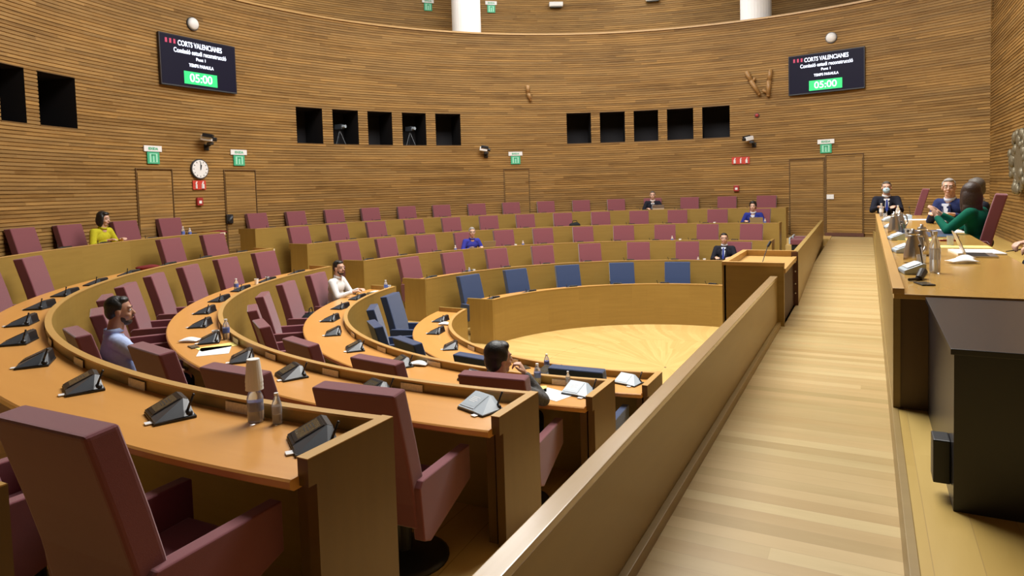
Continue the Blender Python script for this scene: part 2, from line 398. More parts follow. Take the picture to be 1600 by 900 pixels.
# ---------------------------------------------------------------- curved desks
ROW = {1: 'innermost', 2: 'second', 3: 'middle', 4: 'fourth', 5: 'outermost'}
WD = .59
for i in R:
    r, z = R[i], Z[i]; zf = FL[i - 1] if i > 1 else 0.
    for side in ('near', 'far'):
        if side == 'near': t0, t1 = (lambda y: th_left(-.58))(0), None; T0, T1 = th_left(-.626), th_near(XE - .05); E0, E1 = th_left(-.62), th_near(XE - .05)
        else: T0, T1 = th_far(XE - .05), th_right(.406); E0, E1 = th_far(XE - .05), th_right(.40)
        n = 24 + 12 * i
        e = tag(empty('curved_desk', at(r, 225 if side == 'near' else 135, FL[i])),
                'curved oak bench desk, %s row, %s of the radial aisle' % (ROW[i], 'camera side' if side == 'near' else 'far side'), 'desk', 'curved bench desks of the hemicycle')
        bm = NB(); sweep(bm, [(r, zf), (r + .045, zf), (r + .045, z - .012), (r, z - .012)], T0, T1, n); pchild('fascia', bm, M['fascia'], e)
        bm = NB(); sweep(bm, [(r - .004, z - .012), (r + .049, z - .012), (r + .049, z), (r - .004, z)], T0, T1, n); pchild('rim_rail', bm, M['rim'], e)
        zt = z - .075
        bm = NB(); sweep(bm, [(r + .047, zt - .05), (r + WD - .02, zt - .05), (r + WD, zt - .035), (r + WD, zt - .008), (r + WD - .01, zt), (r + .047, zt)], E0, E1, n, uvmode='arc')
        L = uvl(bm)
        pchild('worktop', bm, M['top'], e)
        # support panel under the worktop
        # end panels: plane cut, profile in (distance from the rim, z)
        ends = []
        if side == 'near': ends = [('y', -.58, -1), ('xn', XE, 0)]
        else: ends = [('y', .36, 1), ('xf', XE, 0)]
        for kind, v, s in ends:
            prof = [(-.002, zf), (-.002, z + .001), (.545, z + .001), (.545, z - .115), (.50, z - .115), (.50, FL[i])] + ([(.04, FL[i]), (.04, zf)] if zf < FL[i] - .01 else [])
            bm = NB()
            if kind == 'y':
                pts = [(-math.sqrt((r + q) ** 2 - v * v), zz) for q, zz in prof]; prism(bm, pts, 'y', *((v - .05, v) if s < 0 else (v, v + .05)))
            else:
                sg = -1 if kind == 'xn' else 1
                pts = [(sg * math.sqrt((r + q) ** 2 - v * v), zz) for q, zz in prof]; prism(bm, pts, 'x', v - .055, v + .002)
            uvbox(bm, swap=True); pchild('end_panel', bm, M['panel' if kind == 'xn' else 'fascia'], e)  # camera-end panels take the wood with shade in its colour
            if kind == 'xn':
                bm = NB(); ya = -math.sqrt((r + .002) ** 2 - v * v); yb = -math.sqrt((r + .547) ** 2 - v * v)
                box(bm, v - .058, v + .004, yb, ya, z, z + .004); uvbox(bm, swap=True); pchild('end_cap', bm, M['rim'], e)
                bm = NB(); yc = -math.sqrt((r + .47) ** 2 - v * v)
                box(bm, v - .14, v - .08, yc, yc + .10, FL[i], z - .125); uvbox(bm, swap=True); pchild('support_post', bm, M['panel'], e)
# ---------------------------------------------------------------- armchairs
def make_chair(name, mat, label, group):
    t = tag(empty(name), label, 'chair', group)
    prof = [(-.165, .36), (-.175, .50), (-.205, .66), (-.25, .84), (-.30, 1.02), (-.345, 1.175), (-.465, 1.165), (-.425, 1.02), (-.375, .84), (-.33, .66), (-.30, .50), (-.29, .36)]
    bm = NB(); prism(bm, prof, 'x', -.275, .275, bev=.018, seg=3); mesh_obj('backrest', bm, mat, t)
    bm = NB(); prism(bm, [(-.17, .34), (.27, .34), (.285, .40), (.27, .475), (.0, .465), (-.17, .455)], 'x', -.242, .242, bev=.018, seg=3); mesh_obj('seat', bm, mat, t)
    for s in (-1, 1):
        bm = NB(); prism(bm, [(-.30, .60), (-.27, .635), (.30, .635), (.30, .42), (-.20, .26), (-.27, .29)], 'x', s * .242, s * .312, bev=.010, seg=3); mesh_obj('armrest', bm, mat, t)
    bm = NB(); box(bm, -.16, .16, -.16, .16, .30, .345, bev=.006); tube(bm, (0, 0, .04), (0, 0, .31), .045, n=16); mesh_obj('pedestal', bm, M['black'], t)
    bm = NB(); lathe(bm, [(.27, 0), (.27, .012), (.24, .03), (.08, .055), (.05, .06)], 28); mesh_obj('base', bm, M['black'], t, True)
    for o in t.children:
        if o.type == 'MESH':
            if 'UVMap' not in o.data.uv_layers: pass
            m_ = o.modifiers.new('n', 'WEIGHTED_NORMAL') if False else None
    return t
ORD = ['first', 'second', 'third', 'fourth', 'fifth', 'sixth', 'seventh', 'eighth', 'ninth', 'tenth', 'eleventh', 'twelfth', 'thirteenth', 'fourteenth', 'fifteenth', 'sixteenth', 'seventeenth']
# seat angles; near bank counted from the near end, far bank counted from the radial aisle
NEAR = {1: [275, 260.2, 245.0, 229.5, 212.6, 198.0], 2: [273.0, 262.2, 250.8, 239.4, 228.0, 216.8, 205.6, 194.8], 3: [272.6, 264.9, 256.6, 248.4, 240., 231.6, 223.3, 214.9, 206.5, 198.1, 189.7],
        4: [272.4, 265.4, None, None, None, None, None, 223., 216., None, None, 194.3, 187.3], 5: [None] * 6 + [203.8, 198.4, 191.5, 185.5]}
FAR = {1: [164.7 - 15.85 * k for k in range(6)], 2: [168.0 - 11.38 * k for k in range(8)], 3: [171.5 - 8.33 * k for k in range(11)],
       4: [172.4 - 6.98 * k for k in range(13)], 5: [172.8 - 5.99 * k for k in range(15)]}
proto = {'m': make_chair('armchair', M['maroon'], '', 'maroon armchairs of the hemicycle'), 'b': make_chair('armchair', M['blue'], '', 'blue armchairs of the innermost row')}
used = {'m': False, 'b': False}
SEAT = {}
def put_chair(kind, p, rz, label, group=None):
    if used[kind]: c = copy_tree(proto[kind])
    else: c = proto[kind]; used[kind] = True
    c.location = p; c.rotation_euler = (0, 0, rz); c['label'] = label
    if group: c['group'] = group
    return c
SKIPCHAIR = {(5, 'far', 11)}
rnd = random.Random(3)
for i in R:
    for side, A in (('near', NEAR[i]), ('far', FAR[i])):
        for k, a in enumerate(A):
            if a is None: continue
            dr = .79 if i < 5 else .745
            if (i, side, k) == (3, 'near', 3): dr, a = 1.01, 247.5
            p = at(R[i] + dr, a, FL[i]); rz = radians(a) + pi / 2   # local +Y looks to the centre
            SEAT[(i, side, k)] = (p, rz, a)
            wob = radians(rnd.uniform(-4, 4)) if side == 'near' else radians(rnd.uniform(-2, 2))
            kind = 'b' if i == 1 else 'm'
            colr = 'blue' if i == 1 else 'maroon'
            if i == 4 and k == 0 and side == 'near': lab = 'large maroon armchair in the left foreground, seen from behind, fourth row'; wob = radians(-1)
            elif side == 'near': lab = '%s fabric armchair, %s seat from the camera end of the %s row' % (colr, ORD[k], ROW[i])
            else: lab = '%s fabric armchair in the %s row, %s seat beyond the radial aisle' % (colr, ROW[i], ORD[k])
            put_chair(kind, p, rz + wob, lab)
put_chair('m', V((3.82, -.72, 1.5)), pi / 2 - .14, 'maroon armchair of the woman in green at the presidium table', 'maroon armchairs on the presidium')
put_chair('m', V((3.42, 4.6, 1.5)), pi / 2 - .08, 'empty maroon armchair beyond the man in the blue suit, presidium', 'maroon armchairs on the presidium')
for (x, y), lab in (((1.42, 8.25), 'low dark maroon stool behind the far parapet, nearer the lectern'), ((1.42, 9.05), 'low dark maroon stool behind the far parapet, nearer the exit door')):
    t = tag(empty('low_stool', (x, y, FL[4])), lab, 'stool', 'low stools behind the far parapet')
    bm = NB(); box(bm, -.34, .34, -.24, .24, .28, .42, bev=.03); mesh_obj('seat', bm, M['maroon'], t)
    bm = NB(); box(bm, -.30, .30, -.20, .20, .0, .28); mesh_obj('base', bm, M['black'], t)
    bm = NB(); box(bm, -.36, -.32, -.24, .24, .30, .46, bev=.01); mesh_obj('side_rail', bm, M['pale'], t)

# ---------------------------------------------------------------- voting terminals and name plates
def hull(bm, pts):
    vs = [bm.verts.new(p) for p in pts]; bmesh.ops.convex_hull(bm, input=vs)
def make_terminal(body, scr, label):
    t = tag(empty('voting_terminal'), label, 'terminal', 'voting terminals on the desks')
    side = M['grey'] if body is M['black'] else body
    t.scale = (.8, .8, .84)
    bm = NB(); box(bm, -.165, .165, -.125, .125, 0, .016, bev=.004); mesh_obj('base', bm, M['black'], t)
    bm = NB(); hull(bm, [(-.16, -.12, .014), (.035, -.12, .014), (-.16, -.12, .026), (.035, -.12, .026), (-.16, .075, .105), (.035, .075, .105), (-.155, .105, .095), (.04, .105, .095), (-.16, .12, .014), (.04, .12, .014)]); mesh_obj('display_housing', bm, body, t)
    bm = NB(); hull(bm, [(.035, -.12, .014), (.035, -.118, .025), (.035, .074, .104), (.04, .104, .094), (.04, .12, .014), (.16, -.118, .014), (.16, -.118, .018), (.16, .05, .022), (.13, .118, .014), (.095, .10, .05)]); mesh_obj('side_console', bm, side, t)
    sl = atan2(.079, .195); mt = Matrix.Translation((-.0625, -.0225, .0655)) @ Matrix.Rotation(sl, 4, 'X')
    bm = NB(); box(bm, -.088, .088, -.088, .092, -.001, .004, bev=.0015, mat=mt); s_ = mesh_obj('screen', bm, M['black'] if body is M['black'] else scr, t)
    bm = NB(); box(bm, -.072, .072, -.066, .074, .004, .0048, mat=mt); f_ = mesh_obj('display_field', bm, scr, s_)
    bm = NB()
    for q in range(4): box(bm, -.045, .045 - .02 * (q % 2), .036 - q * .018, .042 - q * .018, .0048, .0054, mat=mt)
    mesh_obj('text_line', bm, M['grey'] if body is M['black'] else M['paper'], s_)
    bm = NB(); tube(bm, (.115, .075, .03), (.135, .115, .135), .009, .007, 8); ball(bm, (.136, .117, .138), .010, 8); mesh_obj('microphone', bm, M['black'], t, True)
    bm = NB(); lathe(bm, [(.026, 0), (.026, .018), (.014, .032)], 12, (.120, .085, .014)); mesh_obj('microphone_base', bm, M['black'], t, True)
    bm = NB(); box(bm, .06, .115, -.165, -.12, .004, .010, bev=.001); mesh_obj('card', bm, M['white'], t)
    return t
T = {'k': make_terminal(M['black'], M['screen'], ''), 'p': make_terminal(M['pale'], M['pale'], '')}  # second variant: pale grey housing and screen
tu = {'k': False, 'p': False}
def plate_proto():
    bm = NB(); box(bm, -.10, .10, -.002, .002, 0, .052, bev=.001)
    o = mesh_obj('name_plate', bm, M['plate']); return tag(o, '', 'name plate', 'paper name plates behind the desk rims')
PL = plate_proto(); pused = False
EXTRA = {(4, 'near'): [(258.6, 2), (251.5, 3), (244.5, 4), (237.4, 5), (230., 6), (209., 9), (201.5, 10)], (5, 'near'): []}
for i in R:
    for side, A in (('near', NEAR[i]), ('far', FAR[i])):
        lst = [(a, k) for k, a in enumerate(A) if a is not None] + EXTRA.get((i, side), [])
        for a, k in lst:
            off = degrees(.26 / (R[i] + .26)); kind = 'p' if (i, side, k) in ((3, 'near', 0), (2, 'near', 0), (1, 'near', 0)) else 'k'
            if (i, side, k) in ((2, 'near', 7), (3, 'near', 3)): off = off * 1.3
            if i == 2 and side == 'near' and k == 0: off += 1.2
            if tu[kind]: t = copy_tree(T[kind])
            else: t = T[kind]; tu[kind] = True
            t.location = at(R[i] + .24, a + off, Z[i] - .0745)
            t.rotation_euler = (0, 0, radians(a + off) + pi / 2 + radians(-40 if (i, side, k) == (4, 'near', 0) else -18 + rnd.uniform(-7, 7)))
            col_ = 'pale grey' if kind == 'p' else 'black'
            t['label'] = '%s voting terminal on the %s row desk, %s place %s' % (col_, ROW[i], ORD[k], 'from the camera end' if side == 'near' else 'beyond the radial aisle')
            if side == 'near' or k < 3:
                o2 = degrees(-.42 / R[i]) * (1 if side == 'near' else 1)
                if i == 2 and k == 0: o2 = 1.6
                if i == 1 and k > 2: continue
                q = PL if not pused else PL.copy()
                if pused: COL.objects.link(q)
                pused = True
                q.location = at(R[i] + .056, a + o2, Z[i] - .0745); q.rotation_euler = (radians(-3), 0, radians(a + o2) + pi / 2)
                q['label'] = 'small paper name plate behind the %s row rim, %s place %s' % (ROW[i], ORD[k], 'from the camera end' if side == 'near' else 'beyond the radial aisle')

# ---------------------------------------------------------------- small props
def bottle(p, h=.20, r=.032, label='', group='water bottles on the desks', lab_mat=None, cap=None):
    t = tag(empty('water_bottle', p), label, 'bottle', group)
    bm = NB(); lathe(bm, [(r * .9, 0), (r, h * .05), (r, h * .62), (r * .75, h * .76), (r * .38, h * .88), (r * .36, h * .93)], 16); mesh_obj('bottle_body', bm, M['glass'], t, True)
    bm = NB(); lathe(bm, [(r * .46, h * .92), (r * .46, h)], 12); mesh_obj('cap', bm, cap or M['white'], t)
    bm = NB(); lathe(bm, [(r * 1.02, h * .33), (r * 1.02, h * .58)], 16); mesh_obj('bottle_label', bm, lab_mat or M['bluelabel'], t)
    return t
def cup(p, h=.095, r=.036, label='', n=1, inv=False):
    bm = NB()
    for q in range(n):
        z0 = q * .014
        if inv: lathe(bm, [(r, z0), (r * .72, z0 + h)], 18)
        else: lathe(bm, [(r * .72, z0), (r, z0 + h), (r * .93, z0 + h), (r * .66, z0 + .006)], 18)
    return tag(mesh_obj('paper_cup', bm, M['cup'], loc=p, smooth=False), label, 'cup', 'paper cups on the desks')
def sheet(p, rz, w, l, mat, label, cat='paper', name='paper_sheet', n=1):
    t = mesh_obj(name, (lambda bm: (box(bm, -w / 2, w / 2, -l / 2, l / 2, 0, .0015 * n + .001), bm)[1])(NB()), mat, loc=p); t.rotation_euler = (0, 0, rz)
    return tag(t, label, cat)
def desk(i, dr, a): return at(R[i] + dr, a, Z[i] - .0745)
b1 = bottle(desk(4, .11, 270.75), .20, .040, 'clear water bottle with blue label under stacked cups, foreground desk')
cupz = desk(4, .11, 270.75) + V((0, 0, .165))
bm = NB()
for q in range(3): lathe(bm, [(.044, q * .02), (.031, q * .02 + .115)], 20)
b1.children[1].scale = (.9, .9, .9)
tag(mesh_obj('paper_cup', bm, M['cup'], loc=cupz), 'white paper cups stacked upside down over the foreground bottle', 'cup', 'paper cups on the desks')
bottle(desk(4, .09, 271.65), .155, .024, 'small clear sanitiser bottle beside the cup-topped bottle, foreground desk', lab_mat=M['glass'])
sheet(desk(3, .30, 246.3), radians(246.3 + 90 - 20), .36, .28, M['paper'], 'large white sheet in front of the man in light blue')
sheet(desk(3, .20, 244.9) + V((0, 0, .0)), radians(250), .42, .20, M['yellow'], 'yellow folder sheet behind the white sheet, third row desk')
bottle(desk(3, .08, 242.2), .21, .035, 'water bottle beside the papers of the man in light blue')
cup(desk(3, .17, 241.6), label='paper cup next to the water bottle by the yellow folder')
def mask(p, rz, lab):
    bm = NB(); bmesh.ops.create_grid(bm, x_segments=8, y_segments=8, size=.5)
    for v in bm.verts: v.co = V((v.co.x * .20, v.co.y * .13, .018 + .03 * cos(v.co.x * 3) * cos(v.co.y * 3)))
    o = mesh_obj('face_mask', bm, M['paper'], smooth=True, loc=p); o.rotation_euler = (0, 0, rz); md = o.modifiers.new('s', 'SOLIDIFY'); md.thickness = .004
    return tag(o, lab, 'face mask')
mask(desk(3, .40, 241.0), .4, 'white crumpled face mask on the middle row desk beside the papers')
def phone(p, rz, lab, w=.075, l=.15):
    t = tag(empty('mobile_phone', p, rz), lab, 'phone')
    bm = NB(); box(bm, -w / 2, w / 2, -l / 2, l / 2, 0, .009, bev=.003); mesh_obj('body', bm, M['black'], t)
    bm = NB(); box(bm, -w / 2 + .005, w / 2 - .005, -l / 2 + .01, l / 2 - .01, .009, .0095); mesh_obj('display', bm, M['screen'], t)
    return t
phone(desk(3, .42, 243.6), 1.2, 'black phone lying beside the white face mask')
bottle(desk(3, .30, 209.0), .20, .035, 'water bottle on the middle row desk, beside the ninth place')
cup(desk(3, .22, 200.6), label='paper cup on the middle row desk before the aisle')
cup(desk(3, .30, 202.6), label='second paper cup, nearer the water bottle of the middle row')
sheet(desk(2, .33, 274.6), radians(-18), .32, .24, M['paper'], 'white sheet hanging over the desk of the dark-haired man', n=1)
sheet(desk(2, .24, 272.2), radians(25), .24, .18, M['yellow'], 'yellow note beneath the white sheet, second row')
bottle(desk(2, .08, 271.9), .19, .032, 'water bottle in front of the dark-haired man')
bottle(desk(2, .07, 275.3), .14, .022, 'small sanitiser bottle beside the pale terminal, second row', lab_mat=M['glass'])
mask(desk(2, .10, 255.2), .2, 'small white tissue on the second row desk')
bottle(desk(1, .08, 262.2), .19, .032, 'water bottle on the innermost row desk')
phone(desk(1, .12, 257.5), .9, 'black phone on the innermost row desk')
mask(desk(1, .12, 207.), .2, 'white tissue beside the innermost row terminals')
sheet(desk(2, .22, 190.5), radians(190), .30, .40, M['paper'], 'papers spread in front of the man in white')
bottle(desk(2, .14, 188.3), .20, .034, 'water bottle on the second row desk, nearest the radial aisle')
cup(desk(2, .12, 187.4), label='paper cup on the second row desk, at the radial aisle')
sheet(desk(5, .10, 188.9), radians(190), .10, .10, M['paper'], 'white papers beside the bottles of the woman in yellow')
bottle(desk(5, .16, 188.4), .24, .035, 'taller water bottle on the outermost row desk')
bottle(desk(5, .12, 187.6), .20, .035, 'shorter water bottle on the outermost row desk')
def bag(p, rz, mat, lab, s=1., flat=False):
    t = tag(empty('folded_scarf' if flat else 'bag', p, rz), lab, 'scarf' if flat else 'bag')
    bm = NB(); ball(bm, (0, 0, .09 * s), .16 * s, 16, (1.1, .75, .6))
    for v in bm.verts:
        v.co += V((sin(v.co.y * 40), cos(v.co.z * 35), sin(v.co.x * 30))) * .008; v.co.z = max(v.co.z, 0)
        if flat: v.co.z *= .55; v.co.x *= 1.3
    mesh_obj('body', bm, mat, t, True)
    if flat: return t
    bm = NB()
    pts = [V((-.08 * s, 0, .17 * s)), V((-.05 * s, 0, .24 * s)), V((.05 * s, 0, .24 * s)), V((.08 * s, 0, .17 * s))]
    for a, b in zip(pts, pts[1:]): tube(bm, a, b, .008, n=8)
    mesh_obj('handle', bm, mat, t)
    return t
M['bagblack'] = cloth('black_cloth', (.012, .014, .016)); M['bagred'] = cloth('dark_red_leather', (.16, .02, .02))
p, rz, a = SEAT[(2, 'near', 6)]; bag(p + V((0, 0, .475)) + V((cos(rz), sin(rz), 0)) * .03, rz, M['bagblack'], 'black handbag on the empty seat beside the man in white', 1.15)
bag(desk(4, .36, 205.6), 1., M['bagred'], 'dark red folded cloth on the fourth row desk at the left', .8, True)
bag(desk(5, .34, 182.2), 1., M['bagred'], 'dark red folded cloth on the outermost row desk end', .9, True)
bag(desk(4, .14, 122.4), .3, M['bagblack'], 'black case on the fourth row desk at the centre', .9)
bottle(desk(3, .12, 152.9), .17, .032, 'clear water bottle beside the woman in the blue cardigan'); cup(desk(3, .12, 138.6), label='paper cup on the middle row desk, right of the cardigan')
bottle(desk(3, .14, 136.8), .17, .032, 'water bottle at the fifth far place of the middle row')
bottle(desk(2, .12, 159.6), .15, .03, 'small water bottle at the second far place, second row'); cup(desk(2, .14, 158.0), label='paper cup at the second far place, second row')
bottle(desk(3, .12, 103.3), .17, .032, 'water bottle on the far right of the middle row'); cup(desk(3, .12, 101.6), label='paper cup on the far right of the middle row')
cup(desk(4, .12, 95.6), label='paper cup on the far right of the fourth row')
bottle(desk(2, .12, 96.4), .13, .028, 'short bottle beside the man with the striped tie'); cup(desk(2, .12, 94.8), label='paper cup beside the man with the striped tie')
bottle(desk(4, .18, 86.6), .17, .032, 'water bottle on the fourth row end, by the man in royal blue')
def laptop(p, rz, lab, lid=None, ang=105, w=.33):
    t = tag(empty('laptop', p, rz), lab, 'laptop')
    lid = lid or M['steel']
    bm = NB(); box(bm, -w / 2, w / 2, -.11, .11, 0, .015, bev=.003); b = mesh_obj('base', bm, lid, t)
    bm = NB(); box(bm, -w / 2 + .02, w / 2 - .02, -.05, .09, .015, .0165); mesh_obj('keyboard', bm, M['black'], b)
    mt = Matrix.Translation((0, .11, .012)) @ Matrix.Rotation(radians(ang - 90) * -1, 4, 'X')
    bm = NB(); box(bm, -w / 2, w / 2, -.004, .004, 0, .21, bev=.002, mat=mt); l = mesh_obj('lid', bm, lid, t)
    bm = NB(); box(bm, -w / 2 + .01, w / 2 - .01, -.0055, -.004, .01, .2, mat=mt); mesh_obj('display', bm, M['screen'], l)
    return t
M['kraft'] = plain('tan_lid', (.34, .24, .12), .5)
laptop(desk(5, .19, 106.0), radians(106 + 90), 'open laptop in front of the man in the dark suit, outermost row', M['steel'])
laptop(desk(3, .22, 144.9), radians(145 + 90), 'open tan laptop in front of the woman in the blue cardigan', M['kraft'])
laptop(desk(4, .22, 88.0), radians(88 + 90), 'open laptop in front of the man in royal blue', M['kraft'])
phone(desk(5, .22, 191.), 1.3, 'dark tablet in the hands of the woman in yellow', .17, .24)
phone(desk(2, .26, 192.0), .5, 'black tablet on the desk of the man in white', .18, .25)

# ---------------------------------------------------------------- presidium table and what stands on it
tz = 2.2
dt = tag(empty('presidium_table', (3.43, -1.0, 1.5)), 'long glossy presidium table of light wood on the platform', 'table')
bm = NB(); box(bm, 2.975, 3.9, -5.78, 3.85, tz - .03, tz, bev=.004); uvbox(bm, swap=True); pchild('table_top', bm, M['dais'], dt)
bm = NB(); box(bm, 2.968, 3.03, -5.79, 3.86, tz, tz + .035, bev=.004); uvbox(bm, swap=True); pchild('front_rim', bm, M['rim'], dt)
bm = NB(); box(bm, 2.972, 3.01, -5.77, 3.84, 1.5, tz - .03); uvbox(bm); pchild('front_panel', bm, M['para'], dt)
for y in (-5.76, 3.78):
    bm = NB(); box(bm, 3.01, 3.80, y, y + .05, 1.5, tz - .03); uvbox(bm, swap=True); pchild('end_panel', bm, M['panel'], dt)
for y in (-3.4, -1.0, 1.4):
    bm = NB(); box(bm, 3.01, 3.62, y, y + .04, 1.5, tz - .03); uvbox(bm, swap=True); pchild('divider', bm, M['panel'], dt)
cb = tag(empty('black_cabinet', (3.6, -6.48, 1.5)), 'big black cabinet standing against the near end of the presidium table', 'cabinet')
bm = NB(); box(bm, 3.15, 4.4, -7.12, -5.80, 1.5, 2.165); pchild('body', bm, M['blackbox'], cb)
bm = NB(); box(bm, 3.135, 4.42, -7.15, -5.80, 2.165, 2.19, bev=.003); pchild('top', bm, M['blackbox'], cb)
bm = NB(); box(bm, 3.085, 3.15, -7.02, -6.90, 1.57, 1.76, bev=.006); pchild('side_box', bm, M['black'], cb)
def jug(p, lab):
    t = tag(empty('thermal_jug', p, .5), lab, 'jug', 'steel thermal jugs on the presidium table')
    bm = NB(); lathe(bm, [(.062, 0), (.072, .01), (.07, .06), (.05, .17), (.036, .21), (.038, .225)], 20); mesh_obj('jug_body', bm, M['steel'], t, True)
    bm = NB(); lathe(bm, [(.038, .225), (.035, .245), (.012, .26), (.014, .275)], 16); mesh_obj('lid', bm, M['steel'], t, True)
    bm = NB(); pts = [V((.04, 0, .22)), V((.085, 0, .21)), V((.10, 0, .13)), V((.07, 0, .06))]
    for a, b in zip(pts, pts[1:]): tube(bm, a, b, .008, n=8)
    mesh_obj('handle', bm, M['steel'], t, True); return t
def pz(x, y): return V((x, y, tz))
jug(pz(3.165, -4.05), 'steel thermal jug nearest the camera on the presidium table')
jug(pz(3.26, -3.45), 'steel thermal jug just behind the nearest one')
jug(pz(3.13, -.85), 'steel thermal jug at mid-table, left of a pair'); jug(pz(3.20, -.55), 'steel thermal jug at mid-table, right of a pair')
def conf(p, rz, lab):
    t = tag(empty('conference_unit', p, rz), lab, 'microphone unit', 'pale conference units along the table rim')
    bm = NB(); prism(bm, [(-.07, 0), (.07, 0), (.07, .075), (.05, .08), (-.07, .03)], 'x', -.10, .10, bev=.008); mesh_obj('housing', bm, M['pale'], t)
    bm = NB(); mt = Matrix.Translation((0, -.005, .062)) @ Matrix.Rotation(atan2(.05, .12), 4, 'X'); box(bm, -.08, .08, -.045, .045, -.002, .003, mat=mt); mesh_obj('key_panel', bm, M['white'], t)
    bm = NB(); tube(bm, (.075, .05, .07), (.085, .03, .20), .004, n=8); ball(bm, (.085, .03, .205), .011, 8); mesh_obj('microphone', bm, M['black'], t)
    return t
for (x, y), lab in zip([(3.12, -4.75), (3.12, -3.2), (3.12, -1.75), (3.12, .2), (3.12, 1.9), (3.40, 2.5)], ['nearest the camera', 'second from the near table end', 'third from the near table end', 'fourth from the near table end', 'fifth along the table rim', 'in front of the masked man']):
    conf(pz(x, y), radians(-80), 'pale grey conference unit %s' % lab)
bm = NB(); tube(bm, (0, 0, .012), (.03, .12, .045), .022, .03, 12); tube(bm, (-.06, -.06, .012), (0, 0, .012), .010, n=8)
tag(mesh_obj('handheld_microphone', bm, M['black'], loc=pz(3.14, -5.15)), 'black handheld microphone lying by the near table end', 'microphone')
phone(pz(3.16, -5.33), .3, 'small dark phone lying near the table end corner', .08, .14)
bottle(pz(3.265, -4.7), .30, .035, 'tall clear water bottle at the near end of the presidium table', 'bottles on the presidium table', lab_mat=M['glass'])
bottle(pz(3.06, 3.5), .24, .035, 'white-capped bottle at the far end of the presidium table', 'bottles on the presidium table', lab_mat=M['white'])
bottle(pz(3.30, 2.9), .22, .035, 'clear bottle before the masked man', 'bottles on the presidium table', lab_mat=M['white'])
for (x, y), lab in zip([(3.57, -2.4), (3.2, -4.4), (3.25, -1.35), (3.1, 2.6)], ['right of the yellow papers', 'behind the nearest jug', 'left of the blue blotter', 'left of the far bottle']):
    bm = NB(); lathe(bm, [(.026, 0), (.033, .10), (.031, .10), (.024, .006)], 18); tag(mesh_obj('drinking_glass', bm, M['glass'], loc=pz(x, y), smooth=False), 'clear drinking glass %s on the presidium table' % lab, 'glass', 'glasses on the presidium table')
sheet(pz(3.48, -.75), 0, .55, 1.15, plain('blue_mat', (.06, .085, .15), .35), 'dark blue blotter lying on the presidium table', 'blotter', 'desk_blotter', 3)
sheet(pz(3.55, 2.3), .1, .42, .30, M['paper'], 'white papers under the forearm of the man in the blue suit', n=4)
sheet(pz(3.79, -.35), .2, .20, .60, M['paper'], 'white papers between the blotter and the woman in green', n=4)
sheet(pz(3.35, -1.75), .05, .45, .24, M['yellow'], 'yellow sheet just in front of the blue blotter')
sheet(pz(3.63, -2.55), .05, .50, .26, M['yellow'], 'wide yellow folder further from the laptop')
sheet(pz(3.30, -2.62), .05, .24, .2, M['paper'], 'white note beside the second jug')
sheet(pz(3.70, -3.12), .1, .36, .40, M['paper'], 'pile of white papers behind the open laptop', n=8)
sheet(pz(3.60, -1.85), .1, .16, .09, M['bagred'], 'dark red booklet in front of the woman in green', 'booklet', 'booklet', 8)
laptop(pz(3.69, -3.42), radians(90), 'open silver laptop with tilted lid on the presidium table', M['steel'], ang=112)
mask(pz(3.50, -4.02), .4, 'white face mask lying on the presidium table')
mask(pz(3.52, -3.9) + V((.02, .05, .004)), 1.4, 'second white face mask, partly behind the first on the presidium table')
# lectern in the pit side of the walkway
lc = tag(empty('lectern', (1.70, -1.8, 0)), 'tall wooden lectern with sunken top between the two parapets', 'lectern')
lx0, lx1, ly0, ly1, lz = 1.375, 2.03, -2.56, -1.10, 2.0
bm = NB(); box(bm, lx0 + .02, lx1, ly0, ly0 + .04, 0, lz - .03); uvbox(bm); pchild('side_panel', bm, M['fascia'], lc)
bm = NB(); box(bm, lx0 + .02, lx1 - .15, ly1 - .04, ly1, 0, lz - .03); uvbox(bm); pchild('side_panel', bm, M['panel'], lc)
bm = NB(); box(bm, lx0, lx0 + .04, ly0, ly1, 0, lz - .03); uvbox(bm); pchild('front_panel', bm, M['fascia'], lc)
bm = NB(); box(bm, lx0 + .04, lx1 - .01, ly0 + .04, ly1 - .04, 1.0, 1.30); box(bm, lx1 - .06, lx1 - .03, ly0 + .05, ly1 - .05, 1.3, lz - .12); uvbox(bm); pchild('inner_panel', bm, plain('dark_maroon_panel', (.055, .018, .015), .6), lc)
bm = NB(); box(bm, lx0 + .05, lx1 - .02, ly0 + .05, ly1 - .05, lz - .10, lz - .075); uvbox(bm); pchild('reading_surface', bm, M['rim'], lc)
bm = NB()
for q in ((lx0 - .003, lx1 + .003, ly0 - .003, ly0 + .06), (lx0 - .003, lx1 + .003, ly1 - .06, ly1 + .003), (lx0 - .003, lx0 + .06, ly0 + .06, ly1 - .06)): box(bm, *q, lz - .04, lz)
for q in ((lx0 + .04, lx1, ly0 + .04, ly0 + .058), (lx0 + .04, lx1, ly1 - .058, ly1 - .04), (lx0 + .04, lx0 + .058, ly0 + .058, ly1 - .058)): box(bm, *q, lz - .12, lz - .04)
box(bm, lx1 - .04, lx1 + .01, ly0 + .06, ly1 - .06, lz - .12, lz - .07)
uvbox(bm, swap=True); pchild('rim', bm, M['rim'], lc)
bm = NB(); tube(bm, (1.72, -1.9, lz - .08), (1.76, -1.72, lz + .10), .005, n=8); tube(bm, (1.76, -1.72, lz + .10), (1.79, -1.68, lz + .16), .016, n=10)
tag(mesh_obj('gooseneck_microphone', bm, M['black']), 'black gooseneck microphone on the lectern top', 'microphone')

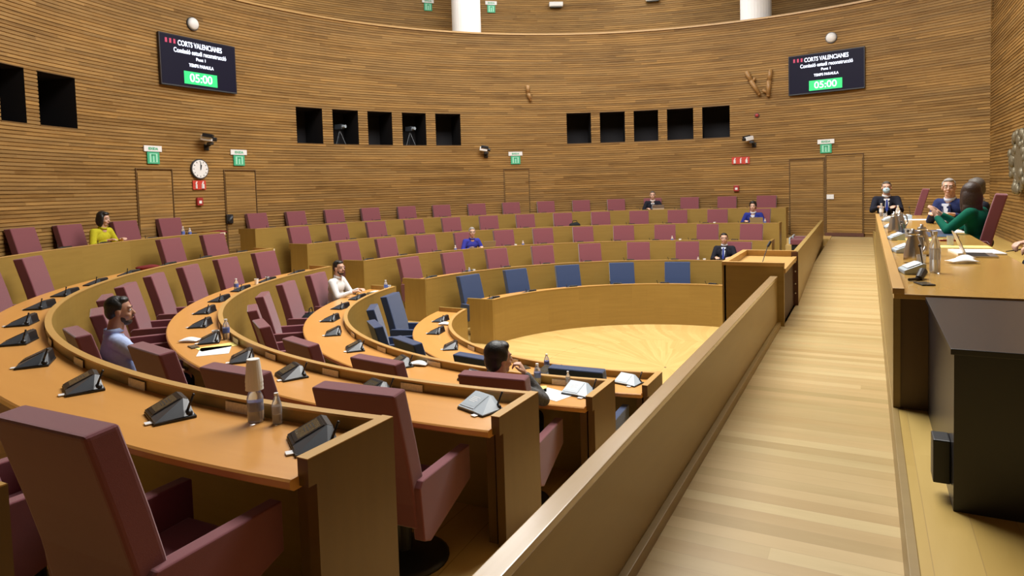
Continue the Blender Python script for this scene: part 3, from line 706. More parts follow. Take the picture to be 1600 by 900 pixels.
# ---------------------------------------------------------------- wall fittings
def onwall(a, z, off=.0): p = at(RW - off, a, z); return p, radians(a) + pi / 2      # local -Y = into the wall, +Y = to the centre
def fit(name, a, z, lab, cat, group=None, off=.02): 
    p, rz = onwall(a, z, off); return empty(name, p, rz, lab, cat, group)
def text(par, s, size, x, z, mat, y=.045, name='lettering', wid=None):
    cu = bpy.data.curves.new(name, 'FONT'); cu.body = s; cu.size = size; cu.align_x = 'CENTER'; cu.align_y = 'CENTER'; cu.extrude = .002; cu.offset = .002
    tmp = bpy.data.objects.new(name, cu); COL.objects.link(tmp); bpy.context.view_layer.update()
    me = bpy.data.meshes.new_from_object(tmp.evaluated_get(bpy.context.evaluated_depsgraph_get())); bpy.data.objects.remove(tmp)
    me.name = name; me.materials.clear(); me.materials.append(mat)
    o = bpy.data.objects.new(name, me); COL.objects.link(o); o.parent = par
    xs = [v.co.x for v in me.vertices]; sx = 1 if not wid else wid / (max(xs) - min(xs))
    o.location = (x, y, z); o.rotation_euler = (pi / 2, 0, pi); o.scale = (sx, 1, 1); return o
for a, zc, lab in ((180.0, 5.945, 'black wall screen showing 05:00 on the left of the curved wall'), (80.2, 5.90, 'black wall screen showing 05:00 on the right of the curved wall')):
    t = fit('wall_screen', a, zc, lab, 'screen', 'speaking time screens', .10)
    w, h = (.985, .565) if a > 100 else (.99, .56)
    bm = NB(); box(bm, -w, w, -.04, .03, -h, h, bev=.008); mesh_obj('casing', bm, M['tvf'], t)
    bm = NB(); box(bm, -w + .025, w - .025, .03, .034, -h + .035, h - .025); mesh_obj('display', bm, M['tv'], t)
    bm = NB(); box(bm, -w + .01, w - .01, .028, .035, -h + .005, -h + .03); mesh_obj('bottom_bezel', bm, M['grey'], t)
    bm = NB(); box(bm, -.3, .3, -.095, -.04, -.2, .2); mesh_obj('wall_mount', bm, M['black'], t)
    text(t, 'CORTS VALENCIANES', .165, -.02, .39, M['txt'], wid=1.14)
    text(t, 'Comissió estudi reconstrucció', .145, -.02, .225, M['txt'], wid=1.36)
    text(t, 'Punt 1', .095, -.02, .09, M['txt'], wid=.24)
    text(t, 'TEMPS PARAULA', .10, -.02, -.06, M['txt'], wid=.64)
    bm = NB(); box(bm, -.43, .43, .034, .038, -.48, -.20, bev=.001); mesh_obj('time_field', bm, M['tgreen'], t)
    text(t, '05:00', .26, 0, -.345, M['txt'], y=.042, wid=.58)
    for q in range(3):
        bm = NB(); box(bm, .80 - q * .10, .85 - q * .10, .034, .037, .36, .46); mesh_obj('mark', bm, M['txtm'], t)
for a, z, lab in ((180.3, 6.86, 'white round dome above the left wall screen'), (79.5, 6.84, 'white round dome above the right wall screen')):
    t = fit('wall_lamp', a, z, lab, 'lamp', 'white domes above the screens')
    bm = NB(); ball(bm, (0, .02, 0), .135, 20, (1, .55, 1)); mesh_obj('dome', bm, M['white'], t, True)
    bm = NB(); tube(bm, (0, -.02, 0), (0, .02, 0), .15, n=24); mesh_obj('base_ring', bm, M['grey'], t)
t = fit('wall_clock', 180.5, 3.565, 'white round analogue clock between the two left doors', 'clock')
bm = NB(); tube(bm, (0, -.01, 0), (0, .04, 0), .225, n=36); mesh_obj('case', bm, M['grey'], t)
bm = NB(); tube(bm, (0, .04, 0), (0, .045, 0), .205, n=36); d_ = mesh_obj('dial', bm, M['white'], t)
for q in range(12):
    an = q * pi / 6; bm = NB(); tube(bm, (.155 * sin(an), .047, .155 * cos(an)), (.185 * sin(an), .047, .185 * cos(an)), .007, n=6); mesh_obj('hour_mark', bm, M['black'], d_)
for an, ln, wd in ((radians(-20), .10, .010), (radians(-6), .155, .007)):   # about ten to one side of noon
    bm = NB(); tube(bm, (-sin(an) * -.02, .052, cos(an) * -.02), (sin(an) * ln, .052, cos(an) * ln), wd, n=6); mesh_obj('hand', bm, M['black'], t)
def exitsign(a, z0, z1, lab, r=RW, s=1.):
    p = at(r - .02, a, (z0 + z1) / 2); t = empty('exit_sign', p, radians(a) + pi / 2, lab, 'sign', 'green exit signs')
    bm = NB(); box(bm, -.22 * s, .22 * s, -.01, .015, .07, .195, bev=.003); w_ = mesh_obj('lettered_plate', bm, M['white'], t)
    text(w_, 'EIXIDA', .075, 0, .13, M['green'], y=.018)
    bm = NB(); box(bm, -.15 * s, .15 * s, -.01, .015, -.19, .06, bev=.003); g = mesh_obj('pictogram_plate', bm, M['green'], t)
    bm = NB(); box(bm, -.10 * s, .10 * s, .015, .018, -.16, .03); mesh_obj('doorway_mark', bm, M['pgreen'], g)
    bm = NB(); box(bm, -.055 * s, -.02, .018, .021, -.15, .01); box(bm, .02, .055 * s, .018, .021, -.15, .01); box(bm, -.055 * s, .055 * s, .018, .021, -.02, .015); mesh_obj('figure_mark', bm, M['green'], g)
for a, zz, lab in ((186.7, 3.85, 'exit sign above the leftmost flush door'), (174.7, 3.85, 'exit sign to the right of the wall clock'), (129.8, 3.86, 'exit sign above the door at the centre of the curved wall'), (80.3, 3.84, 'exit sign above the door at the end of the walkway')):
    exitsign(a, zz, zz, lab)
def at13(u_a): return u_a
for a, z, lab in ((140.3, 9.05, 'exit sign on the gallery wall, left of the left column'), (130.7, 9.1, 'exit sign on the gallery wall, right of the left column')):
    exitsign(a, z, z, lab, 13.0, .9)
for a, z, lab in ((120.8, 9.18, 'white box lamp on the gallery wall, left of the centre'), (106.2, 9.22, 'white box lamp on the gallery wall, near the top centre')):
    p = at(12.93, a, z); t = empty('gallery_lamp', p, radians(a) + pi / 2, lab, 'lamp', 'gallery wall lamps')
    bm = NB(); box(bm, -.24, .24, -.05, .12, -.08, .08, bev=.03); mesh_obj('housing', bm, M['white'], t, True)
    bm = NB(); box(bm, -.20, .20, -.04, .10, -.11, -.07, bev=.01); mesh_obj('reflector', bm, M['grey'], t)
def firesign(a, z, marks, lab):
    t = fit('fire_sign', a, z, lab, 'sign', 'red fire equipment signs'); w = .085 * marks
    bm = NB(); box(bm, -w, w, -.01, .012, -.105, .105, bev=.002); g = mesh_obj('plate', bm, M['red'], t)
    for q in range(marks):
        x = -w + .085 + q * .17
        bm = NB(); tube(bm, (x, .013, -.08), (x, .013, .02), .035 - .012 * (q % 2), n=10); tube(bm, (x + .01, .013, .02), (x - .02, .013, .08), .014, n=8); mesh_obj('pictogram', bm, M['white'], g)
firesign(180.6, 3.2, 2, 'red fire sign with two white symbols under the clock'); firesign(92.8, 3.55, 3, 'red fire sign with three white symbols on the right')
for a, z, lab in ((180.75, 2.82, 'small red alarm call point under the clock'), (93.5, 2.72, 'small red alarm call point at the right of the wall')):
    t = fit('alarm_point', a, z, lab, 'fire alarm', 'red call points')
    bm = NB(); box(bm, -.075, .075, -.01, .05, -.09, .09, bev=.012); mesh_obj('housing', bm, M['dred'], t)
    bm = NB(); box(bm, -.035, .035, .05, .055, -.045, .02, bev=.002); mesh_obj('push_plate', bm, M['white'], t)
def camera_unit(a, z, yw, lab, big=1.):
    t = fit('surveillance_camera', a, z, lab, 'camera', 'robotic wall cameras')
    bm = NB(); tube(bm, (-.12, -.02, -.14), (-.10, .14, -.10), .03, n=10); box(bm, -.18, -.06, -.02, 0, -.22, -.08, bev=.004); mesh_obj('bracket', bm, M['black'], t)
    bm = NB(); lathe(bm, [(.07, 0), (.08, .03), (.06, .06)], 16, (-.08, .18, -.10)); mesh_obj('pan_base', bm, M['grey'], t)
    mt = Matrix.Translation((.0, .2, .04)) @ Matrix.Rotation(yw, 4, 'Z') @ Matrix.Rotation(radians(-10), 4, 'X')
    bm = NB(); box(bm, -.11 * big, .11 * big, -.12, .12, -.06, .06, bev=.015, mat=mt); mesh_obj('camera_body', bm, M['white'], t, False)
    bm = NB(); box(bm, .02, .16 * big, -.08, .14, .02, .10, bev=.01, mat=mt); mesh_obj('hood', bm, M['black'], t)
    bm = NB(); mm = mt; tube(bm, mm @ V((0, .12, 0)), mm @ V((0, .20, 0)), .045, n=14); mesh_obj('lens', bm, M['black'], t)
camera_unit(179.9, 4.22, .7, 'white and black robotic camera on the wall above the clock', 1.15)
camera_unit(135.45, 4.10, 1.2, 'robotic camera on the wall below the left group of openings', .6); camera_unit(91.4, 4.14, -.9, 'robotic camera on the wall below the right group of openings', .6)
t = fit('wall_handset', 176.6, 2.38, 'black handset holder on the wall beside the second left door', 'telephone')
bm = NB(); box(bm, -.09, .09, -.01, .05, -.11, .11, bev=.02); mesh_obj('holder', bm, M['black'], t)
bm = NB(); tube(bm, (-.05, .07, .06), (.06, .07, -.06), .03, n=10); mesh_obj('handset', bm, M['grey'], t, True)
def relief(a, z, pts, lab):
    t = fit('wall_relief', a, z, lab, 'sculpture', 'carved wooden pieces on the wall')
    for s_ in pts:
        bm = NB()
        for (x0, y0, z0, r0), (x1, y1, z1, r1) in zip(s_, s_[1:]): tube(bm, (x0, y0, z0), (x1, y1, z1), r0 * .7, r1 * .7, 10); ball(bm, (x1, y1, z1), r1 * .7, 10)
        mesh_obj('carved_limb', bm, M['gold'], t, True)
relief(127.3, 5.85, [[(.03, .08, .24, .09), (.02, .08, .0, .085), (-.05, .07, -.20, .07)]], 'single carved wooden stub on the curved wall at the centre')
relief(90.3, 5.80, [[(.26, .08, .36, .10), (.14, .10, .08, .10), (-.08, .08, -.32, .08)], [(.02, .09, .16, .06), (.10, .09, .04, .06)]], 'carved wooden branch shape left of the right screen')
relief(88.35, 5.78, [[(-.05, .08, .36, .09), (.0, .09, .05, .10), (.03, .08, -.36, .08)], [(.18, .08, -.2, .06), (.06, .08, -.28, .06)]], 'carved upright wooden limb beside the right screen')
t = fit('wall_sensor', 90.26, 4.86, 'tiny red sensor on the wall above the right camera', 'sensor')
bm = NB(); ball(bm, (0, .02, 0), .055, 12, (1, .6, 1)); mesh_obj('sensor_body', bm, M['dred'], t, True); bm = NB(); tube(bm, (0, -.02, 0), (0, .01, 0), .07, n=16); mesh_obj('sensor_base', bm, M['grey'], t)
# carved coat on the right wall, cut by the frame
t = empty('carved_emblem', (5.40, 5.2, 3.12), 0, 'dark carved metal emblem hanging on the right wall, cut by the photo edge', 'sculpture')
bm = NB(); rr_ = random.Random(5)
for q in range(70):
    a_ = rr_.uniform(0, 2 * pi); rad_ = .42 + rr_.uniform(-.12, .12)
    ball(bm, (-.05 + rr_.uniform(-.03, .03), rad_ * cos(a_) * 1.55, rad_ * 1.0 * sin(a_)), rr_.uniform(.05, .10), 8, (.6, 1, 1.3))
mesh_obj('leaf_wreath', bm, M['bronze'], t, True)
bm = NB(); tube(bm, (-.0, 0, 0), (-.07, 0, 0), .42, .40, 24); mesh_obj('shield', bm, M['bronze'], t)
# tripods and cameras inside two of the booths
for a, z, lab in ((157.8, 4.28, 'tripod camera inside the second opening of the left group'), (146.6, 4.28, 'tripod camera inside the fourth opening of the left group')):
    t = empty('video_camera', at(RW + .45, a, ZB + .01), radians(a) + pi / 2 + .4, lab, 'camera', 'cameras inside the wall openings')
    bm = NB()
    for q in range(3): tube(bm, (0, 0, .42), (.16 * cos(q * 2.1), .16 * sin(q * 2.1), 0), .010, n=6)
    mesh_obj('tripod', bm, M['grey'], t)
    bm = NB(); box(bm, -.06, .06, -.14, .12, .44, .58, bev=.01); mesh_obj('camera_body', bm, M['grey'], t)
    bm = NB(); tube(bm, (0, .12, .51), (0, .22, .51), .045, n=12); mesh_obj('lens', bm, M['pale'], t)
# ---------------------------------------------------------------- people
def blob(name, prims, mat, parent, vox=.008, smooth=4, hold=None):
    """tapered capsules ('c',p0,r0,p1,r1) and ellipsoids ('e',matrix) fused into one continuous skin"""
    bm = NB()
    for p in prims:
        if p[0] == 'e':
            bmesh.ops.create_icosphere(bm, subdivisions=3, radius=1, matrix=p[1])
        else:
            _, a, ra, b, rb = p; a, b = V(a), V(b); d = b - a; Ln = max(d.length, 1e-5); q = d.to_track_quat('Z', 'Y'); n = 14; rings = []
            for t in (-90, -60, -30, 0): rings.append((ra * cos(radians(t)), ra * sin(radians(t))))
            for t in (0, 30, 60, 90): rings.append((rb * cos(radians(t)), Ln + rb * sin(radians(t))))
            prev = None; first = None
            for r_, z_ in rings:
                if r_ < 1e-6: cur = [bm.verts.new(a + q @ V((0, 0, z_)))]
                else: cur = [bm.verts.new(a + q @ V((r_ * cos(2 * pi * k / n), r_ * sin(2 * pi * k / n), z_))) for k in range(n)]
                if prev:
                    for k in range(n):
                        k2 = (k + 1) % n
                        if len(prev) == 1: bm.faces.new((prev[0], cur[k2], cur[k]))
                        elif len(cur) == 1: bm.faces.new((prev[k], prev[k2], cur[0]))
                        else: bm.faces.new((prev[k], prev[k2], cur[k2], cur[k]))
                prev = cur
    me = bpy.data.meshes.new(name); bm.to_mesh(me); bm.free()
    o = bpy.data.objects.new(name, me); COL.objects.link(o)
    m = o.modifiers.new('r', 'REMESH'); m.mode = 'VOXEL'; m.voxel_size = vox; m.use_smooth_shade = True
    s = o.modifiers.new('s', 'SMOOTH'); s.iterations = smooth; s.factor = .5
    bpy.context.view_layer.update()
    me2 = bpy.data.meshes.new_from_object(o.evaluated_get(bpy.context.evaluated_depsgraph_get()))
    o.modifiers.clear(); o.data = me2; bpy.data.meshes.remove(me); me2.name = name
    me2.materials.clear(); me2.materials.append(mat)
    for p in me2.polygons: p.use_smooth = True
    o.parent = parent
    return o
def ell(c, r, rot=None): return ('e', Matrix.Translation(c) @ (rot or Matrix.Identity(4)) @ Matrix.Diagonal((*r, 1)))
def cap(a, ra, b, rb): return ('c', a, ra, b, rb)
def person(loc, rz, label, top, legs, skinm, hairm, hair='short', beard=None, jacket=None, tie=None, shirt=None, lean=0., look=(4.1, .5, 2.6), hands=((-.13, .30, .63), (.13, .30, .63)),
           hdir=None, s=1., head_off=(0, 0, 0), vox=.008, glasses=False, maskm=None, curl=(25, 30), pitch_=0., twist=0., tl=1.):
    s *= 1.05
    root = tag(empty('person', loc, rz), label, 'person')
    root.scale = (s, s, s)
    W = Matrix.Translation(loc) @ Matrix.Rotation(rz, 4, 'Z')
    pel = V((0, -.04, .575))
    T = Matrix.Translation(pel) @ Matrix.Rotation(radians(-lean), 4, 'X') @ Matrix.Rotation(radians(twist), 4, 'Z')
    def t(x, y, z): return T @ V((x, y, z))
    TR = T.to_3x3().to_4x4(); T = T @ Matrix.Diagonal((1, 1, tl, 1))
    neck = t(0, 0, .475); hc = neck + V((0, .038, .163)) + V(head_off)
    # where the head looks
    tgt = W.inverted() @ V(look); dv = (tgt / s - hc); hy = atan2(-dv.x, dv.y); hy = max(-1.35, min(1.35, hy))
    H = Matrix.Translation(hc) @ Matrix.Rotation(hy, 4, 'Z') @ Matrix.Rotation(radians(-pitch_), 4, 'X')
    HR = H.to_3x3().to_4x4()
    def h(x, y, z): return H @ V((x, y, z))
    def he(x, y, z, r): return ell(h(x, y, z), r, HR)
    sh = [t(-.172, -.005, .415), t(.172, -.005, .415)]
    wr, el = [], []
    for k, sg in ((0, -1), (1, 1)):
        w_ = V(hands[k]); S = sh[k]; d = w_ - S; L1, L2 = .285, .255; D = min(d.length, (L1 + L2) * .985); dn = d.normalized(); w_ = S + dn * D
        a_ = (L1 * L1 - L2 * L2 + D * D) / (2 * D); hh = math.sqrt(max(L1 * L1 - a_ * a_, 0)); pole = V((sg * .55, -.35, -.8)); pole = (pole - dn * pole.dot(dn)).normalized()
        wr.append(w_); el.append(S + dn * a_ + pole * hh)
    hips = [V((-.09, 0, .575)), V((.09, 0, .575))]; kn = [V((-.12, .40, .555)), V((.12, .40, .555))]; an = [V((-.12, .40, .09)), V((.12, .40, .09))]
    B = [he(0, -.012, .03, (.073, .093, .088)), he(0, .022, -.03, (.057, .066, .082)), he(0, .04, -.088, (.038, .040, .030)), cap(h(0, .082, .012), .008, h(0, .104, -.026), .0135),
         cap(h(-.034, .072, .030), .014, h(.034, .072, .030), .014), he(.034, .055, -.035, (.022, .028, .024)), he(-.034, .055, -.035, (.022, .028, .024)), he(0, .082, -.060, (.022, .014, .012)),
         he(-.076, -.008, -.008, (.011, .022, .032)), he(.076, -.008, -.008, (.011, .022, .032)),
         cap(neck - V((0, 0, .05)), .066, hc + V((0, -.02, -.05)), .058), ell(t(0, -.01, .20), (.13, .085, .22), TR), cap(sh[0], .045, sh[1], .045)]
    for k, sg in ((0, -1), (1, 1)):
        B += [cap(sh[k], .042, el[k], .036), cap(el[k], .036, wr[k], .025)]
        d = hdir[k] if hdir and hdir[k] else None
        d = V(d).normalized() if d else ((wr[k] - el[k]).normalized() + V((0, .25, -.1))).normalized()
        n_ = V((0, 0, 1)); side = d.cross(n_).normalized() * 1.0; n_ = side.cross(d).normalized(); side = side if True else side
        inn = side * (-sg)        # thumb side
        w0 = wr[k]
        rot = Matrix((side, d, n_)).transposed().to_4x4()
        B += [ell(w0 + d * .045, (.040, .052, .016), rot), cap(w0, .024, w0 + d * .03, .02)]
        for q, ln in enumerate((.070, .078, .073, .058)):
            b0 = w0 + d * .082 + inn * (.030 - .0205 * q); c1 = radians(curl[0]); c2 = radians(curl[0] + curl[1])
            p1 = b0 + (d * cos(c1) - n_ * sin(c1)) * ln * .55; p2 = p1 + (d * cos(c2) - n_ * sin(c2)) * ln * .5
            B += [cap(b0, .0095, p1, .0088), cap(p1, .0088, p2, .0075)]
        b0 = w0 + d * .022 + inn * .026; p1 = b0 + (d * .7 + inn * .75 - n_ * .2).normalized() * .042; p2 = p1 + (d * .95 + inn * .25 - n_ * .3).normalized() * .032
        B += [cap(b0, .014, p1, .011), cap(p1, .011, p2, .009)]
        B += [cap(pel, .08, hips[k], .07), cap(hips[k], .065, kn[k], .05), cap(kn[k], .048, an[k], .035)]
    blob('body', B, skinm, root, vox, 3)
    bodyo = root.children[-1]
    for sg in (-1, 1):
        bm = NB(); ball(bm, h(sg * .030, .0745, .008), .0115, 10); eo = mesh_obj('eye', bm, M['eye'], root, True)
        bm = NB(); ball(bm, h(sg * .030, .0835, .008), .0062, 8); mesh_obj('iris', bm, M['iris'], eo, True)
        bm = NB(); tube(bm, h(sg * .014, .089, .030), h(sg * .048, .078, .033), .0042, .003, 6); mesh_obj('eyebrow', bm, hairm, root, True)
    if not maskm:
        bm = NB(); ball(bm, h(0, .0945, -.060), .02, 10, (1, .25, .28), HR); mesh_obj('mouth', bm, M['lip'], root, True)
    # clothes
    C = [ell(t(0, .01, .03), (.165, .125, .12), TR), ell(t(0, .005, .17), (.160, .122, .17), TR), ell(t(0, -.005, .31), (.182, .125, .14), TR), cap(sh[0] + V((.01, 0, -.005)), .066, sh[1] + V((-.01, 0, -.005)), .066), cap(t(0, -.01, .37), .105, t(0, .0, .462), .070)]
    for k in (0, 1):
        C += [cap(sh[k], .066, el[k], .052), cap(el[k], .052, wr[k] + (el[k] - wr[k]).normalized() * .03, .037)]
    blob('jacket' if jacket else 'shirt', C, jacket or top, root, .011, 4)
    if hair != 'long':
        bm = NB()
        lathe(bm, [(.075, 0), (.070, .036), (.066, .035), (.068, 0)], 18); o = mesh_obj('collar', bm, shirt or top, root, True); o.location = t(0, .004, .478); o.rotation_euler = (radians(-lean - 6), 0, 0)
    if jacket:
        bm = NB(); vs = [t(-.050, .105, .44), t(.050, .105, .44), t(.028, .150, .26), t(0, .158, .12), t(-.028, .150, .26)]
        fs = bm.faces.new([bm.verts.new(v) for v in vs]); o = mesh_obj('shirt_front', bm, shirt or M['white'], root); md = o.modifiers.new('s', 'SOLIDIFY'); md.thickness = .035; md.offset = 0
        bm = NB()
        for sg in (-1, 1): prism(bm, [(0, 0), (.05, .02), (.055, -.16), (.012, -.24)], 'y', 0, .014, mat=T @ Matrix.Translation((sg * .022, .122, .40)) @ Matrix.Diagonal((sg, 1, 1, 1)) @ Matrix.Rotation(radians(8), 4, 'X'))
        mesh_obj('lapels', bm, jacket, root)
        if tie:
            bm = NB(); prism(bm, [(-.012, 0), (.012, 0), (.024, -.22), (0, -.27), (-.024, -.22)], 'y', 0, .012, mat=T @ Matrix.Translation((0, .142, .43)) @ Matrix.Rotation(radians(9), 4, 'X')); mesh_obj('tie', bm, tie, root)
    Lg = [ell(pel + V((0, 0, -.01)), (.165, .13, .10))]
    for k in (0, 1): Lg += [cap(hips[k], .088, kn[k], .066), cap(kn[k], .066, an[k] + V((0, 0, .03)), .050)]
    blob('trousers', Lg, legs, root, .012, 3)
    for k in (0, 1):
        blob('shoe', [ell(an[k] + V((0, .0, -.035)), (.042, .06, .045)), ell(an[k] + V((0, .10, -.05)), (.045, .10, .035))], M['black'], root, .01, 2)
    # hair
    if hair in ('short', 'thin'):
        e_ = .0 if hair == 'short' else -.006
        Hh = [he(0, -.030, .050, (.081 + e_, .088, .084 + e_)), he(0, -.055, .005, (.074, .060, .080)), he(0, .020, .092, (.062, .050, .034 + e_)), he(-.066, -.012, .040, (.016, .034, .044)), he(.066, -.012, .040, (.016, .034, .044))]
    elif hair == 'bob':
        Hh = [he(0, -.030, .050, (.090, .094, .092)), he(0, -.055, -.02, (.092, .070, .12)), he(-.075, .0, -.03, (.026, .046, .11)), he(.075, .0, -.03, (.026, .046, .11)), he(0, .030, .095, (.066, .052, .034))]
    elif hair == 'long':
        Hh = [he(0, -.030, .050, (.096, .100, .096)), he(0, -.062, -.05, (.105, .072, .16)), he(-.080, -.01, -.07, (.030, .052, .16)), he(.080, -.01, -.07, (.030, .052, .16)), he(0, -.075, -.16, (.10, .055, .11)), he(0, .028, .096, (.070, .052, .036))]
    elif hair == 'thick':
        Hh = [he(0, -.032, .055, (.092, .100, .094)), he(0, -.058, -.005, (.088, .068, .095)), he(0, .022, .098, (.070, .056, .040)), he(-.070, -.008, .035, (.022, .044, .056)), he(.070, -.008, .035, (.022, .044, .056))]
    blob('hair', Hh, hairm, root, .0075, 3)
    if beard: blob('beard', [he(0, .045, -.092, (.042, .042, .030)), he(-.041, .016, -.058, (.015, .032, .034)), he(.041, .016, -.058, (.015, .032, .034)), cap(h(-.02, .092, -.046), .006, h(.02, .092, -.046), .006)], beard, root, .006, 2)
    if glasses:
        bm = NB()
        for sg in (-1, 1): 
            bmesh.ops.create_circle(bm, segments=12, radius=.022, matrix=H @ Matrix.Translation((sg * .03, .098, .008)) @ Matrix.Rotation(pi / 2, 4, 'X'))
            tube(bm, h(sg * .052, .096, .012), h(sg * .076, .0, .008), .002, n=6)
        ring_ = [e for e in bm.edges if not e.link_faces]
        r_ = bmesh.ops.extrude_edge_only(bm, edges=ring_); mv = [g for g in r_['geom'] if isinstance(g, bmesh.types.BMVert)]
        for v in mv: v.co += HR.to_3x3() @ V((0, .003, 0))
        o = mesh_obj('glasses', bm, M['black'], root); md = o.modifiers.new('s', 'SOLIDIFY'); md.thickness = .003
    if maskm: blob('face_mask', [he(0, .048, -.045, (.062, .062, .062)), he(0, .09, -.02, (.03, .022, .02))], maskm, root, .007, 3)
    return root
H_black = plain('hair_black', (.008, .007, .007), .45, bump=.4, bscale=90); H_brown = plain('hair_dark_brown', (.035, .018, .012), .5, bump=.4, bscale=90)
H_grey = plain('hair_grey', (.28, .26, .24), .6, bump=.4, bscale=90, var=.4); H_gb = plain('hair_grey_brown', (.09, .075, .06), .6, bump=.4, bscale=90, var=.4)
H_beard = plain('beard_dark', (.045, .025, .016), .7, bump=.4, bscale=150)
c_lblue = cloth('light_blue_shirt', (.42, .52, .80)); c_white = cloth('white_shirt', (.72, .72, .72), .06); c_jeans = cloth('dark_jeans', (.02, .03, .07)); c_dark = cloth('dark_suit', (.012, .013, .022)); c_navy = cloth('navy_suit', (.018, .028, .10))
c_yel = cloth('yellow_sweater', (.46, .42, .02)); c_pur = cloth('blue_cardigan', (.035, .04, .30)); c_royal = cloth('royal_blue_jacket', (.02, .03, .22)); c_green = cloth('green_jacket', (.0, .10, .06)); c_trous = cloth('dark_trousers', (.015, .015, .02))
c_check = plain('grey_check_wool', (.10, .10, .10), .9, bump=.4, bscale=60, var=.8); c_tie = cloth('blue_tie', (.03, .05, .25)); c_mask = plain('mask_blue_white', (.45, .64, .74), .7); c_pale = cloth('pale_shirt', (.62, .68, .80))
def seat(i, side, k, dang=0., dr=0.):
    p, rz, a = SEAT[(i, side, k)]; a2 = a + dang; r_ = hypot(p.x, p.y) + dr
    return at(r_, a2, p.z), radians(a2) + pi / 2
LAP = ((-.10, .28, .665), (.10, .28, .665)); DESK = ((-.16, .33, .825), (.16, .33, .825))
p_, z_ = seat(3, 'near', 3, -1.0); person(p_, z_, 'man in light blue shirt with dark beard leaning back in a middle row chair', c_lblue, c_jeans, M['skinA'], H_black, 'short', H_beard, lean=-9, look=(3.5, 1.5, 2.6), hands=((-.16, .22, .68), (.15, .34, .66)), head_off=(0, .02, .01), vox=.006, tl=.98)
p_, z_ = seat(2, 'near', 7, 0, .02); person(p_, z_, 'bearded man in white shirt with forearms on the second row desk', c_white, c_jeans, M['skinB'], H_black, 'short', H_beard, lean=10, look=(3.5, -2.0, 2.6), hands=((-.12, .36, .825), (.14, .38, .825)), vox=.007)
p_, z_ = seat(5, 'near', 7, -1.0, -.08); person(p_, z_, 'woman in yellow sweater with dark bobbed hair at the outermost row desk', c_yel, c_trous, M['skinB'], H_black, 'bob', lean=16, look=(3.5, 4, 3.6), hands=DESK, s=1.0, pitch_=8)
p_, z_ = seat(3, 'far', 3); person(p_, z_, 'grey-haired woman in bright blue cardigan behind an open laptop', c_pur, c_trous, M['skinB'], H_grey, 'short', lean=16, look=(0, -3, .6), hands=DESK, s=.95, vox=.009, glasses=True)
p_, z_ = seat(5, 'far', 11); person(p_, z_, 'man in dark suit with a laptop in the outermost row', c_dark, c_trous, M['skinB'], H_gb, 'thin', jacket=c_dark, shirt=c_white, tie=c_dark, lean=10, look=(0, -3, 1.6), hands=DESK, vox=.009)
p_, z_ = seat(4, 'far', 12, .6); person(p_, z_, 'dark-haired man in royal blue jacket at the far end of the fourth row', c_royal, c_trous, M['skinB'], H_black, 'thick', jacket=c_royal, shirt=c_pale, lean=15, look=(0, 2, .9), hands=DESK, vox=.009)
p_, z_ = seat(2, 'far', 7, 2.8); person(p_, z_, 'balding man in dark suit and striped blue tie in the second row beside the lectern', c_dark, c_trous, M['skinB'], H_black, 'thin', jacket=c_dark, shirt=c_pale, tie=c_tie, lean=-4, look=(1.5, -3, 1.6), hands=((-.17, .30, .82), (.12, .30, .82)), glasses=True, vox=.008)
p_, z_ = seat(2, 'near', 0, -1.2, .02); person(p_, z_, 'man with thick black hair seen from behind, hand on chin, second row', c_check, c_trous, M['skinB'], H_black, 'thick', lean=2, look=(3.2, -1.0, 1.6), hands=((-.15, .30, .825), (.135, .17, .985)), hdir=(None, (-.45, -.1, .85)), curl=(60, 70), vox=.006, tl=.82)
person(V((3.17, 4.85, 1.5)), pi + .02, 'man in dark suit with blue face mask at the far end of the presidium table', c_dark, c_trous, M['skinB'], H_gb, 'thin', jacket=c_dark, shirt=c_white, tie=c_tie, lean=6, look=(2.9, -5, 2.4), hands=((-.12, .40, .80), (.14, .40, .80)), maskm=c_mask, vox=.008, tl=.86)
person(V((3.96, 1.45, 1.5)), pi / 2 + .9, 'grey-haired man in blue suit with glasses leaning on the presidium table', c_navy, c_trous, M['skinB'], H_grey, 'thin', jacket=c_navy, shirt=c_pale, lean=14, look=(3.4, -2.0, 2.35), hands=((-.22, .33, .775), (.05, .36, .775)), glasses=True, vox=.007, s=1.04, tl=.84)
person(V((4.12, .42, 1.5)), pi / 2 + .15, 'person with grey-brown hair partly hidden behind the woman in green', c_dark, c_trous, M['skinB'], H_gb, 'thick', jacket=c_dark, shirt=c_pale, lean=2, look=(3.6, 2.8, 2.6), hands=LAP, vox=.008, s=1.0, tl=.88)
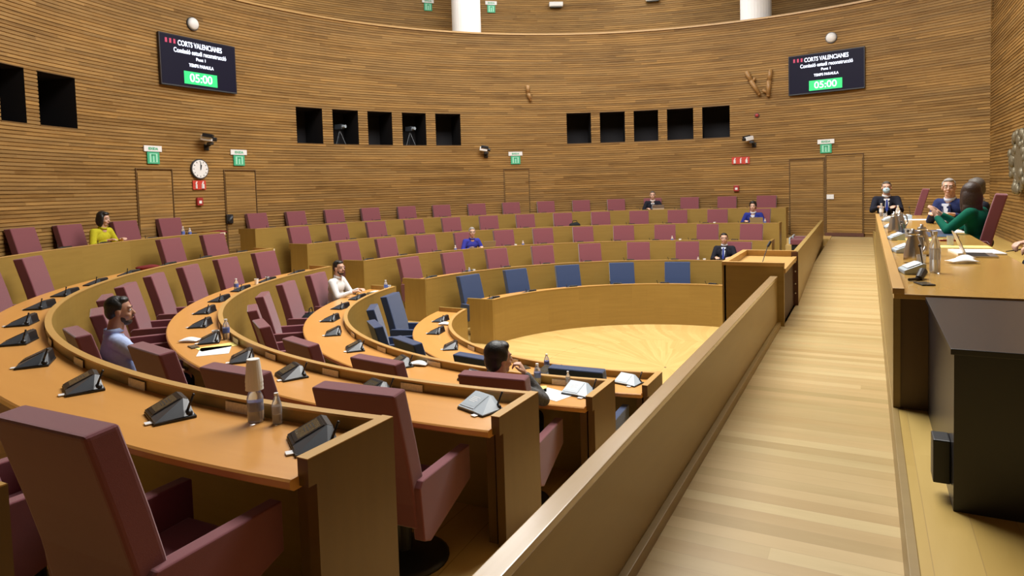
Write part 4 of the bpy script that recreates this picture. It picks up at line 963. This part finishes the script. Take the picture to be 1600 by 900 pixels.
person(V((3.98, -.72, 1.5)), pi / 2 - .45, 'woman with long dark brown hair in green jacket gesturing with both hands', c_green, c_trous, M['skinB'], H_brown, 'long', lean=8, look=(3.7, 1.6, 2.6), hands=((-.12, .36, .86), (.10, .40, .88)), hdir=((.1, .4, .8), (-.2, .5, .7)), curl=(15, 15), s=1.0, vox=.007, tl=.80)
person(V((4.55, -3.05, 1.5)), pi / 2, 'person at the right photo edge, only a hand with a pen over the table', c_pale, c_trous, M['skinB'], H_brown, 'bob', lean=12, look=(3.0, -1.0, 2.4), hands=((-.30, .42, .755), (.02, .44, .755)), curl=(40, 50), vox=.007)
bm = NB(); tube(bm, (4.08, -3.03, 2.235), (3.92, -3.10, 2.212), .006, .004, 8); tag(mesh_obj('pen', bm, M['black']), 'black pen in the hand at the right photo edge', 'pen')
# ---------------------------------------------------------------- light
def area(name, loc, size, power, col=(1, .975, .93), rot=(0, 0, 0), sy=None, spread=None):
    l = bpy.data.lights.new(name, 'AREA'); l.energy = power; l.color = col; l.shape = 'DISK' if sy is None else 'RECTANGLE'; l.size = size
    if sy: l.size_y = sy
    if spread: l.spread = spread
    o = bpy.data.objects.new(name, l); COL.objects.link(o); o.location = loc; o.rotation_euler = rot; return o
area('ceiling_and_fill_light', (-1.2, -.2, 10.8), 8.5, 1750)
area('ceiling_and_fill_light', (3.0, 2.0, 10.8), 2.5, 150)
area('ceiling_and_fill_light', (-7.2, 7.2, 10.7), 2.4, 150)  # added fill to brighten the gallery wall, no known fixture
area('ceiling_and_fill_light', (-3.2, 9.6, 10.7), 2.6, 130)  # second added gallery fill
area('ceiling_and_fill_light', (-11.4, 3.0, 10.7), 1.6, 90)  # third added fill, left end of the gallery
w_ = bpy.data.worlds.new('world'); SC.world = w_; w_.use_nodes = True
w_.node_tree.nodes['Background'].inputs[0].default_value = (1, .95, .88, 1); w_.node_tree.nodes['Background'].inputs[1].default_value = .05
SC.view_settings.view_transform = 'Standard'; SC.view_settings.look = 'None'; SC.view_settings.gamma = 1; SC.view_settings.exposure = .5; SC.view_settings.use_curve_mapping = False

SC.cycles.diffuse_bounces = 2
